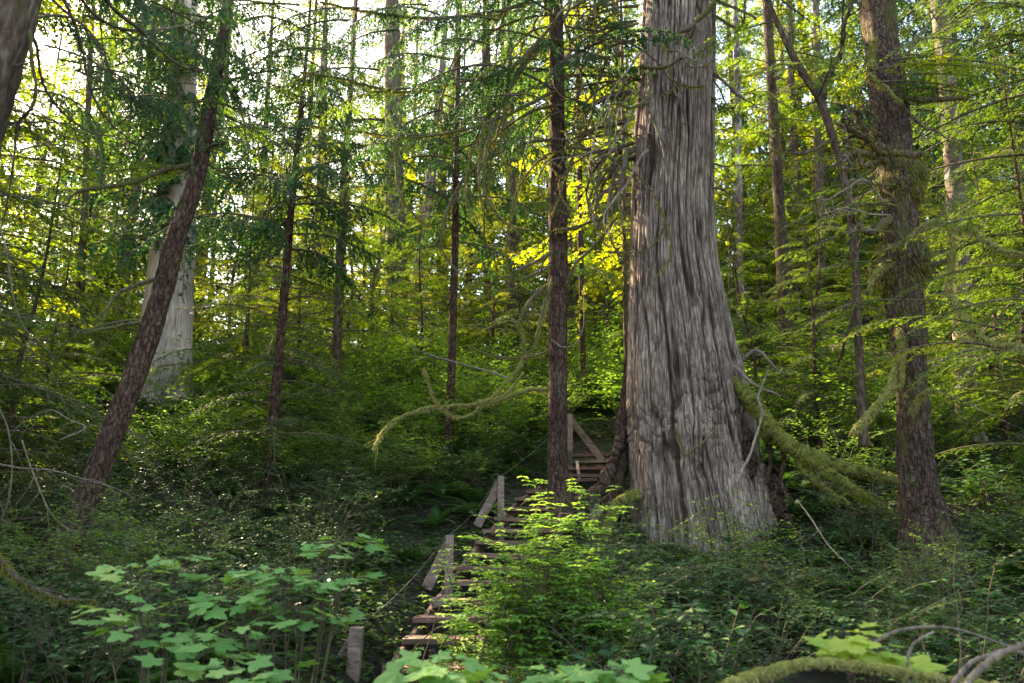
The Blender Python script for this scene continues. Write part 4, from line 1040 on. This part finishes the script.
TALLC = (proto_tree('cedar_tree', 24, .24, .08, 110, lambda u: 4.4 * (1 - u) ** .6 + .5, CEDF, M['ced_a'], M['bark_far'], 510, -.3), 'tall drooping blue-green cedar')
YOUNG = [(proto_tree('young_hemlock', 6.5, .05, .06, 46, lambda u: 2.1 * (1 - u) ** .8 + .25, NEAR, M[m_], M['bark_red'], 520 + i, -.05, 8), c_)
         for i, (m_, c_) in enumerate((('hem_b', 'young light green hemlock'), ('hem_a', 'young dark green hemlock'), ('hem_y', 'young yellow-green hemlock')))]
KEEP = []
for pxx, Yk, hw in ((165, 19, 44), (175, 19, 42), (690, 12, 90), (790, 18, 25), (915, 9, 40), (560, 11.6, 20), (960, 15, 18)):
    KEEP.append((pxx, Yk, hw))
def hidden_ok(x, y, z=4.0, pad=1.0):
    q = pix(A([[x, y, z]]))[0]
    for a, Yk, hw in KEEP:
        if y < Yk + 1 and abs(q[0] - a) < hw * pad: return False
    return True
n_t = 0
pos = []
tries = 0
while n_t < 100 and tries < 6000:
    tries += 1
    y = 25 + 36 * rf.random() ** 1.2; x = (rf.random() * 2 - 1) * (y * .66 + 5)
    q = pix(A([[x, y, float(H(x, y)) + 8]]))[0]
    if q[0] < 75 and rf.random() < .85 and y < 60: continue       # the thin, bright side of the wood
    if 400 < q[0] < 570 and rf.random() < .6: continue
    s_ = (x + 1) * -.72 + (y - 25) * .69
    if 0 < s_ < 27 and abs((x + 3) * .69 + (y - 25) * .72) < 5.5: continue      # a lane the sun comes through
    if any((x - a) ** 2 + (y - b) ** 2 < 2.9 ** 2 for a, b in pos): continue
    if not hidden_ok(x, y): continue
    pos.append((x, y)); n_t += 1
    k = rf.random()
    pr = TALLC if k < .26 else TALL[0] if k < .52 else TALL[1] if k < .8 else TALL[2]
    put(pr[0], x, y, rf.uniform(0, 6.28), rf.uniform(.7, 1.25), pr[1], 'tree', 'tall trees')
for x, y in ((-14, 3), (-18, 8), (-13, 12), (-20, 14), (-24, 4), (-17, 19), (-26, 11), (-23, 20), (-30, 17), (-12, -4), (-20, -2), (-28, 24), (-12, 9), (-11, 13), (-13, 16), (-16, 21), (-15, 14), (-11, 5), (-19, 17), (-16, 10), (13, 4), (16, 9), (5, -14), (13, -10), (18, 2), (-3, -16), (20, 14)):  # unseen trees beside and behind the camera, added to shade the foreground
    pr = TALL[int(abs(x * 7 + y)) % 3]; put(pr[0], x, y, rf.uniform(0, 6.28), rf.uniform(.9, 1.2), pr[1], 'tree', 'tall trees')
for px, y, s in ((165, 44, 1.5), (215, 52, 1.7), (262, 46, 1.5), (305, 50, 1.6), (350, 44, 1.5), (400, 51, 1.6), (452, 47, 1.5), (505, 50, 1.6), (550, 45, 1.5), (620, 48, 1.6)):
    x = W(px, 150, y)[0] * 1.0; pr = (TALL + [TALLC])[int(px) % 4]; put(pr[0], x, y, rf.uniform(0, 6.28), s, pr[1].replace('tall', 'very tall'), 'tree', 'very tall trees')
# young hemlocks under them: the placed ones first (image x, distance, size, kind)
for px, Y, s, k in ((235, 18, 1.0, 0), (250, 21, 1.1, 2), (95, 24, 1.0, 1), (300, 22, 1.2, 2), (30, 12, .95, 1), (45, 16, .8, 0), (-30, 9, .8, 1), (375, 24, 1.1, 0), (420, 21, .9, 0), (485, 23, 1.1, 2),
                    (520, 19, .7, 1), (600, 22, 1.0, 0), (645, 26, 1.1, 2), (735, 19, .9, 1), (760, 25, 1.2, 0), (830, 17, .9, 0), (800, 23, 1.0, 2), (870, 15, .8, 1), (1000, 13, 1.0, 0), (1050, 11, .95, 1),
                    (960, 20, 1.1, 2), (1010, 19, 1.2, 0), (115, 26, 1.1, 2), (60, 20, 1.2, 0), (340, 27, 1.2, 2), (450, 28, 1.2, 2), (550, 27, 1.2, 0), (275, 26, 1.3, 0), (700, 23, 1.1, 1), (900, 24, 1.2, 2), (748, 15, .75, 0), (815, 14, .7, 1), (990, 16, 1.1, 0), (935, 17, 1.0, 2), (225, 26, 1.2, 2), (265, 30, 1.4, 0), (300, 33, 1.4, 1), (360, 30, 1.3, 2), (395, 26, 1.1, 0), (430, 33, 1.4, 2), (470, 30, 1.3, 0), (510, 25, 1.1, 1), (530, 33, 1.4, 2), (590, 30, 1.4, 0), (620, 34, 1.5, 2), (745, 30, 1.4, 2), (775, 28, 1.3, 0), (810, 30, 1.4, 1), (845, 27, 1.3, 2), (870, 32, 1.4, 0), (935, 28, 1.3, 0), (985, 26, 1.3, 1), (1030, 24, 1.2, 2), (1060, 16, 1.1, 0), (10, 26, 1.3, 0), (75, 30, 1.3, 2), (145, 32, 1.2, 2), (325, 20, .8, 0)):
    x = W(px, 400, Y)[0]
    put(YOUNG[k][0], x, Y, rf.uniform(0, 6.28), s, YOUNG[k][1], 'young tree', 'young hemlocks')

# ------------------------------------------------------------------ shrubs, ferns
rs = RN(33)
def proto_bush(name, mb, mats): 
    o = mb.build(name, mats); return o
LIGHTB = [proto_bush('leafy_shrub', leafed_twigs(RN(600 + i), stems_for(RN(600 + i), 16, 1.0, 1.5), LEAF_V, LEAF_F, .085, .05, 7, .45), [M['bush_mid'], M['twig']]) for i in range(3)]
HUCK = [proto_bush('huckleberry_bush', leafed_twigs(RN(620 + i), stems_for(RN(620 + i), 18, .8, 1.2), LEAF_V, LEAF_F, .042, .028, 9, .32), [M['bush_mid'] if i else M['salal'], M['twig']]) for i in range(2)]
SALAL = [proto_bush('salal_bush', leafed_twigs(RN(640 + i), stems_for(RN(640 + i), 16, .7, .75), OVAL_V, OVAL_F, .085, .055, 4, .28), [M['salal'], M['twig']]) for i in range(3)]
FERN = [proto_bush('sword_fern', fern_arr(RN(660 + i)), [M['fern']]) for i in range(3)]
STAIRX = lambda y: float(np.interp(y, STAIR[:, 1], STAIR[:, 0])) + .5
def free(x, y, r):
    if 4.5 < y < 16 and -.85 - r < x - STAIRX(y) < .5 + r: return False
    for cx_, cy_, rr in ((cloc[0], cloc[1], 1.5), (tI[1][0], 9, .35), (tB[1][0], 9, .3)):
        if (x - cx_) ** 2 + (y - cy_) ** 2 < (rr + r * .4) ** 2: return False
    return True
def scatter(n, y0, y1, protos, s0, s1, look, cat, plural, r, xf=.68, pw=1.0, cond=None, gap=.5):
    c = t_ = 0; got = []
    while c < n and t_ < n * 60:
        t_ += 1
        y = y0 + (y1 - y0) * rs.random() ** pw; x = (rs.random() * 2 - 1) * (y * xf + .5)
        if not free(x, y, r) or (cond and not cond(x, y)): continue
        if any((x - a) ** 2 + (y - b) ** 2 < gap ** 2 for a, b in got): continue
        got.append((x, y)); c += 1
        put(protos[rs.integers(len(protos))], x, y, rs.uniform(0, 6.28), rs.uniform(s0, s1), look, cat, plural, -.03)
scatter(228, 5.2, 21, FERN, .75, 1.35, 'dark green sword fern', 'fern', 'sword ferns', .25, gap=.5)
scatter(60, 4.8, 17, SALAL, .7, 1.2, 'glossy dark-leaved salal bush', 'bush', 'salal bushes', .4, gap=.6)
scatter(80, 12, 32, LIGHTB, .8, 1.6, 'light green leafy shrub', 'shrub', 'leafy shrubs', .8, gap=1.0, pw=.8)
scatter(80, 5.5, 22, HUCK, .6, 1.3, 'fine-leaved huckleberry bush', 'bush', 'huckleberry bushes', .6, gap=.8)

inpatch = lambda x, y: -4.6 < x - .35 * (y - 14) < .4
scatter(60, 11.5, 21, FERN, .9, 1.5, 'large arching sword fern', 'fern', 'large sword ferns', .25, gap=.55, cond=inpatch)
scatter(34, 13, 25, LIGHTB, .6, 1.2, 'small light green leafy shrub', 'shrub', 'small leafy shrubs', .6, gap=.7, cond=inpatch)
for px, Y, s in ((788, 11.9, 1.0), (800, 12.3, .9), (778, 12.6, 1.1), (812, 11.6, .8), (795, 13.2, 1.2)):
    put(FERN[int(px) % 3], W(px, 480, Y)[0], Y, px, s, 'fern tucked below the cedar root', 'fern', 'ferns under the mossy root')
nearleft = lambda x, y: -8.2 < x < -2.2
scatter(34, 8.5, 14, HUCK[:1] + SALAL[:1], .6, 1.1, 'low fine-leaved bush', 'bush', 'low bushes', .25, gap=.5, cond=nearleft)
scatter(30, 13, 20, LIGHTB, .5, .95, 'low light green shrub', 'shrub', 'low light shrubs', .5, gap=.7, cond=lambda x, y: -.62 * y < x < -.5)
# ground cover: what nobody could count
def cover():
    n = 210000
    y = 3.2 + 27 * rs.random(n) ** 1.25; x = (rs.random(n) * 2 - 1) * (y * .7 + 1)
    k = vn(x * 1.3, y * 1.3, 0, 90) + .4 * vn(x * 5, y * 5, 0, 91)
    ok = k > .42
    xs = np.interp(y, STAIR[:, 1], STAIR[:, 0]) + .5
    ok &= ~((np.abs(x - xs) < .5) & (y > 4) & (y < 16) & (rs.random(n) < .85))
    x, y, k = x[ok], y[ok], k[ok]; n = len(x)
    z = H(x, y) + rs.random(n) ** 1.5 * .28 * np.clip(k - .3, .1, 1)
    a = rs.uniform(0, 6.28, n)
    xd = np.stack([np.cos(a), np.sin(a), rs.uniform(-.3, .5, n)], 1)
    up = nrm(np.stack([rs.normal(0, .35, n), rs.normal(0, .35, n), np.ones(n)], 1))
    s = rs.uniform(.03, .09, n) * (1 + y * .03)
    mb = MB(); mb.add(*place(LEAF_V, LEAF_F, np.stack([x, y, z], 1), xd, up, s), 0)
    tag(mb.build('undergrowth', M['litter']), 'low dark leafy ground cover over the whole slope', 'ground cover', kind='stuff')
cover()

# ------------------------------------------------------------------ the wooden steps
def board(mb, p, q, w_, t_, up=(0, 0, 1)):
    """plank from p to q, width w_ across, thickness t_ along up"""
    p, q = np.asarray(p, float), np.asarray(q, float)
    d = nrm(q - p); s = nrm(np.cross(np.asarray(up, float), d)); u = np.cross(d, s)
    M3 = np.stack([d, s, u], 1)
    V, T = box((0, 0, 0), (np.linalg.norm(q - p), w_, t_))
    mb.add(V @ M3.T + (p + q) / 2, T)
def bevel(o, w_=.006):
    m = o.modifiers.new('edge', 'BEVEL'); m.width = w_; m.segments = 2
def make_steps():
    loc = A([STAIR[1][0], STAIR[1][1], STAIR[1][2]])
    root = empty('wooden_steps', loc, 'weathered wooden steps with short braced posts climbing to the huge cedar', 'stairs')
    rng = RN(5); zt = np.arange(STAIR[0][2] + .03, STAIR[-1][2], .145)
    Q = spline(STAIR, 300); sp = []
    for i, z in enumerate(zt):
        k = np.argmin(np.abs(Q[:, 2] - z)); p = Q[k]; d = nrm(Q[min(299, k + 3)] - Q[max(0, k - 3)]); d[2] = 0
        wd = .90
        yaw = rng.normal(-.05, .03)
        a = p + A([0, 0, rng.normal(0, .006)]); b = a + A([wd * math.cos(yaw), wd * math.sin(yaw), rng.normal(0, .02)])
        a = a - A([.04 * rng.random(), 0, 0]); mb = MB(); board(mb, a, b, .27, .05)
        o = mb.build('tread', M['wood_red'], root, loc); bevel(o); sp.append((a, b))
    for s in (0, 1):
        for i in range(0, len(sp) - 1):
            a, b = sp[i][s] - A([0, 0, .11]), sp[i + 1][s] - A([0, 0, .11])
            if i % 4 == 0: start = a
            if i % 4 == 3 or i == len(sp) - 2:
                mb = MB(); board(mb, start + A([.03 - .06 * s, 0, 0]), b + A([.03 - .06 * s, 0, 0]), .05, .16); bevel(mb.build('stringer', M['wood_red'], root, loc))
    tops = []
    for (bx, by, tx, ty, Y, br) in ((350, 700, 357, 627, 7.3, (-32, 60)), (448, 592, 450, 535, 9.3, (-24, 54)), (501, 535, 501, 476, 11.3, (-24, 50)), (570, 470, 570, 414, 14.2, (33, 46))):
        p0, p1 = W(bx, by, Y), W(tx, ty, Y); p0 = p0 - A([0, 0, .3]); pw_ = .11 if tx == 357 else .09
        mb = MB(); board(mb, p0, p1, pw_, pw_, (0, 1, 0)); bevel(mb.build('post', M['wood'], root, loc))
        e = W(tx + br[0], ty + br[1], Y + .05)
        mb = MB(); board(mb, p1 + A([np.sign(br[0]) * .02, .066, -.1]), e + A([0, .066, 0]), .12, .035, (0, 1, 0)); bevel(mb.build('brace', M['wood'], root, loc))
        tops.append(p1 - A([0, 0, .03]))
    mb = MB(); line = []
    for a, b in zip(tops[:-1], tops[1:]):
        t = np.linspace(0, 1, 14)[:, None]; line.append(a * (1 - t) + b * t - A([[0, 0, 1.0]]) * .09 * (1 - (2 * t - 1) ** 2))
    mb.add(*tube(np.vstack(line) + A([-.05, -.05, 0]), .0026, 6), 0, True); mb.build('cable', M['cable'], root, loc)
    # a short cross rail at the upper landing
    a, b = W(572, 464, 14.3), W(612, 463, 14.3)
    mb = MB(); board(mb, a + A([0, -.1, .02]), b + A([0, -.1, .02]), .2, .05); bevel(mb.build('landing', M['wood'], root, loc))
    a, b = W(577, 462, 13.9), W(583, 506, 12.5)
    mb = MB(); board(mb, a, b, .05, .05); mb.build('rail', M['wood'], root, loc)
make_steps()
for i, (a, b, Y, wd) in enumerate((((592, 520), (600, 505), 11.0, .12), ((432, 603), (446, 600), 8.6, .1), ((485, 612), (505, 610), 8.8, .12))):
    mb = MB(); board(mb, W(*a, Y), W(*b, Y), wd, .06, (0, 1, 0)); o = mb.build('wood_chunk', M['wood'], None, W(*a, Y))
    tag(o, ['split wood piece leaning by the foot of the brown trunk', 'broken wood piece beside the lower steps near the cable post', 'reddish wood chunk under the lime shrub beside the steps'][i], 'wood'); bevel(o)

# ------------------------------------------------------------------ plants close to the camera
def big_leaf_plant(name, label, sites, Y0, mats, lsize, seed, stem_foot, group=None):
    """sites: image positions of leaf sprays; stems climb to them from the foot"""
    rng = RN(seed); foot = W(*stem_foot[:2], stem_foot[2]); foot[2] = float(H(foot[0], foot[1])) - .05
    mb = MB(); pos, xd, up, s, mt = [], [], [], [], []
    for (px, py, dY, r_, n) in sites:
        c = W(px, py, Y0 + dY)
        mid = foot * .45 + c * .55 + A([0, 0, -.12]); Q = spline(A([foot + rng.normal(0, .04, 3) * A([1, 1, 0]), mid, c]), 12)
        mb.add(*tube(Q, np.linspace(.008, .003, 12), 5), 1, True)
        for j in range(int(n * 2.0)):
            a = rng.uniform(0, 6.28); d = r_ * math.sqrt(rng.random())
            p = c + A([math.cos(a) * d, math.sin(a) * d, rng.normal(0, .02) - .1 * d])
            k = rng.integers(8, 12); q = spline(A([Q[k], (Q[k] + p) / 2 + A([0, 0, .02]), p]), 5)
            mb.add(*tube(q, .0018, 3), 1)
            pos.append(p); o = a + rng.normal(0, .4); xd.append([math.cos(o), math.sin(o), rng.uniform(-.3, .05)]); up.append([rng.normal(0, .24), rng.normal(-.14, .24), 1]); s.append(lsize * rng.uniform(.35, 1.1))
    for v_ in range(5): mb.add(*place(*MAPLES[v_], A(pos)[v_::5], A(xd)[v_::5], nrm(A(up))[v_::5], A(s)[v_::5]), 0)
    o = mb.build(name, mats, None, foot); return tag(o, label, 'plant', group)
big_leaf_plant('broadleaf_plant', 'pale green lobed-leaf plant holding flat leaf sprays low under the leaning trunk',
    [(148, 565, 0, .22, 6), (175, 556, .1, .16, 4), (140, 585, -.1, .15, 4), (190, 600, 0, .18, 6), (105, 612, 0, .2, 7), (140, 620, -.2, .2, 6), (165, 632, 0, .15, 5), (200, 640, -.2, .25, 8), (230, 655, -.3, .2, 7)], 4.6, [M['broad'],  M['twig']], .115, 1, (170, 670, 4.6))
big_leaf_plant('broadleaf_plant', 'pale green lobed-leaf plant nearest the lowest post with a high top spray',
    [(350, 540, .2, .22, 9), (330, 552, .1, .15, 5), (300, 575, 0, .25, 8), (270, 570, 0, .2, 7), (340, 578, 0, .18, 7), (285, 590, -.1, .25, 9), (250, 575, .1, .2, 6), (305, 610, -.1, .25, 8), (325, 612, .1, .12, 4), (260, 620, -.2, .25, 9), (240, 600, 0, .2, 7), (250, 665, -.4, .25, 8), (215, 575, .1, .15, 5)],
    4.7, [M['broad'],  M['twig']], .105, 2, (295, 690, 4.7))
big_leaf_plant('broadleaf_plant', 'yellowish big-leaf plant in front of the lowest treads',
    [(430, 655, 0, .10, 4), (445, 668, -.1, .12, 5), (465, 678, -.1, .12, 4)], 3.6, [M['broad'], M['twig']], .14, 3, (440, 720, 3.6))
big_leaf_plant('broadleaf_plant', 'small bright lobed-leaf plant sprouting behind the mossy fallen branch',
    [(848, 632, 0, .08, 4), (862, 645, 0, .1, 4), (878, 652, 0, .08, 4), (895, 664, 0, .06, 3)], 3.4, [M['broad_y'], M['twig']], .13, 4, (870, 700, 3.4))
big_leaf_plant('broadleaf_plant', 'lobed-leaf plant at the lower edge under the lime shrub',
    [(565, 672, 0, .1, 4), (605, 668, 0, .12, 5), (620, 675, -.1, .1, 4), (585, 682, 0, .1, 3)], 3.6, [M['broad'], M['twig']], .14, 5, (600, 720, 3.6))

def shrub_at(name, label, pts, Y, TV, TF, size, sp, twn, twl, mats, seed, foot, cluster=False, spread=.25, cat='shrub', wr=.005, n=None):
    rng = RN(seed); f = W(*foot); f[2] = float(H(f[0], f[1])) - .03; stems = []
    for q in pts:
        c = W(q[0], q[1], Y + (q[2] if len(q) > 2 else rng.uniform(-.35, .35)))
        s0 = f + A([rng.normal(0, spread), rng.normal(0, spread), 0]); m = (s0 + c) / 2 + A([(c[0] - s0[0]) * -.12, 0, .08])
        stems.append(spline(A([s0, m, c]), 10) + rng.normal(0, .006, (10, 3)))
    mb = leafed_twigs(rng, stems, TV, TF, size, sp, twn, twl, cluster, wr=wr)
    mb2 = MB(); V, T, Mm, S = mb.arrays(); mb2.add(V, T, Mm, S)
    o = mb2.build(name, mats, None, f); return tag(o, label, cat)
rl = RN(9)
lime = [(570, 515), (590, 520), (610, 525), (490, 545), (485, 570), (545, 488), (540, 500), (520, 505), (575, 500), (600, 500), (560, 515), (535, 525), (500, 520), (545, 540), (515, 545)]
lime += [(rl.uniform(478, 640), 0) for _ in range(90)]
lime = [(x, (y if y else rl.uniform(535 + abs(x - 545) * .3, 672))) for x, y in lime]
shrub_at('lime_shrub', 'large lime green shrub with whorled leaves covering the middle of the steps', lime, 6.3, LEAF_V, LEAF_F, .062, .042, 12, .26, [M['bush_lime'], M['twig']], 51, (560, 700, 6.3), True, .45, wr=.006)
shrub_at('lime_shrub', 'thin lime green shrub overhanging the lower treads by the middle post', [(440, 545), (470, 555), (435, 560), (455, 575), (475, 590), (440, 610), (465, 620), (430, 630), (480, 640), (450, 650)], 7.0, LEAF_V, LEAF_F, .055, .05, 5, .22, [M['bush_lime'], M['twig']], 52, (470, 690, 7.0), True, .2)
shrub_at('salal_bush', 'big glossy salal bush right below the huge cedar', [(rl.uniform(600, 800), rl.uniform(545, 660)) for _ in range(44)], 7.6, OVAL_V, OVAL_F, .085, .06, 6, .3, [M['salal'], M['twig']], 53, (700, 690, 7.4), False, .7, 'bush')
shrub_at('salal_bush', 'broad-leaved salal bush along the lower edge between lime shrub and fallen branch', [(rl.uniform(560, 760), rl.uniform(600, 690)) for _ in range(36)], 5.4, OVAL_V, OVAL_F, .085, .06, 5, .25, [M['salal'], M['twig']], 54, (680, 720, 5.4), False, .5, 'bush')
shrub_at('huckleberry_bush', 'thin green bush spreading over the foot of the huge cedar', [(690, 515), (720, 508), (755, 500), (770, 520), (800, 525), (740, 530), (710, 535), (780, 545), (760, 560), (815, 550), (820, 575), (735, 555), (700, 500)], 9.2, LEAF_V, LEAF_F, .06, .045, 9, .4, [M['bush_mid'], M['twig']], 55, (750, 620, 9.2), False, .4, 'bush')
shrub_at('huckleberry_bush', 'airy bush with tiny leaves under the stout mossy hemlock', [(rl.uniform(870, 960), rl.uniform(550, 630)) for _ in range(26)], 6.8, LEAF_V, LEAF_F, .032, .022, 10, .28, [M['bush_mid'], M['twig']], 56, (915, 680, 6.8), False, .3, 'bush')
shrub_at('leafy_shrub', 'sunny light green shrub at the base of the far pale cedar', [(rl.uniform(110, 220), rl.uniform(412, 460)) for _ in range(30)], 16, LEAF_V, LEAF_F, .1, .06, 9, .6, [M['bush_lime'], M['twig']], 57, (165, 480, 16), False, .8)
shrub_at('leafy_shrub', 'dense light green shrub behind the thin straight hemlock', [(rl.uniform(320, 460), rl.uniform(325, 400)) for _ in range(40)], 21, LEAF_V, LEAF_F, .12, .07, 9, .8, [M['bush_lime'], M['twig']], 58, (390, 420, 21), False, 1.2)
shrub_at('leafy_shrub', 'light green shrub filling the gap between brown trunk and huge cedar', [(rl.uniform(570, 630), rl.uniform(310, 400)) for _ in range(26)], 19, LEAF_V, LEAF_F, .11, .065, 9, .6, [M['bush_mid'], M['twig']], 59, (600, 430, 19), False, .8)

# fallen branches and arching stems at the lower corner
def loose(name, label, cat, pts, Y0, Y1, w0, w1, mat, moss=None, seed=0, side=0, ml=.03, per=1500):
    p = W(pts[0][0], pts[0][1], Y0); root = empty(name, p, label, cat)
    limb(root, p, pts, Y0, Y1, w0, w1, mat, seed, moss, ml, side=side, per_m=per, name='stem', sideL=.35)
loose('fallen_branch', 'golden mossy fallen branch lying across the lower corner', 'branch', [(700, 700), (735, 683), (770, 671), (810, 663), (850, 665), (890, 670), (925, 676), (970, 684), (1020, 690)], 2.9, 3.1, .022, .014, TW, GOLD, 401, ml=.016, per=3500)
loose('arching_stem', 'long pale bare stem arching over the lower corner', 'branch', [(872, 645), (885, 636), (905, 629), (930, 627), (955, 629), (980, 636), (1005, 645), (1030, 655)], 3.3, 3.6, .007, .004, TG, None, 402)
loose('arching_stem', 'short hooked pale stem ending in mid air under the long arching one', 'branch', [(908, 690), (908, 660), (912, 646), (922, 638), (934, 632)], 3.3, 3.3, .006, .005, TG, None, 403)
loose('arching_stem', 'thick pale stem rising to the frame edge, lichen on its end', 'branch', [(955, 700), (968, 682), (985, 665), (1005, 652), (1030, 643)], 2.8, 2.8, .012, .011, TG, MOSS, 404, ml=.008, per=600)
loose('arching_stem', 'pale curved stem just above the thick rising one', 'branch', [(950, 690), (960, 674), (972, 662), (990, 655), (1010, 650), (1035, 660)], 3.0, 3.2, .009, .006, TG, None, 405)
loose('dead_stick', 'thin bare dead stick standing slanted on the slope below the mossy roots', 'branch', [(797, 500), (812, 520), (826, 542), (838, 555), (853, 570)], 9, 8, .009, .005, TG, None, 406, 2)
loose('fallen_branch', 'mossy drooping branch poking in at the edge beneath the leaning trunk', 'branch', [(-30, 540), (0, 562), (20, 580), (45, 594), (70, 600), (95, 600)], 5, 5.4, .03, .005, TW, MOSS, 407, 3, .06, 900)
for i, (lb, pts) in enumerate((
    ('bare grey drooping twig crossing the foot of the leaning trunk', [(22, 440), (30, 465), (40, 490), (50, 512), (62, 525), (72, 532)]),
    ('bare pale twig running level in front of the leaning trunk', [(-10, 462), (20, 468), (50, 470), (80, 478), (115, 488)]),
    ('long bare twig hanging down near the picture edge', [(-8, 200), (6, 250), (14, 300), (26, 330), (46, 345)]),
    ('thin dead twig bowed beside the undergrowth at the edge', [(-5, 400), (8, 430), (12, 470), (6, 510), (0, 520)]),
    ('pale bare twig arching over brush beside the leaning trunk', [(60, 440), (85, 428), (70, 420), (48, 410), (20, 425), (8, 440)]))):
    loose('dead_twig', lb, 'twig', pts, 6.0, 6.4, .007, .003, TG, None, 420 + i, 6)
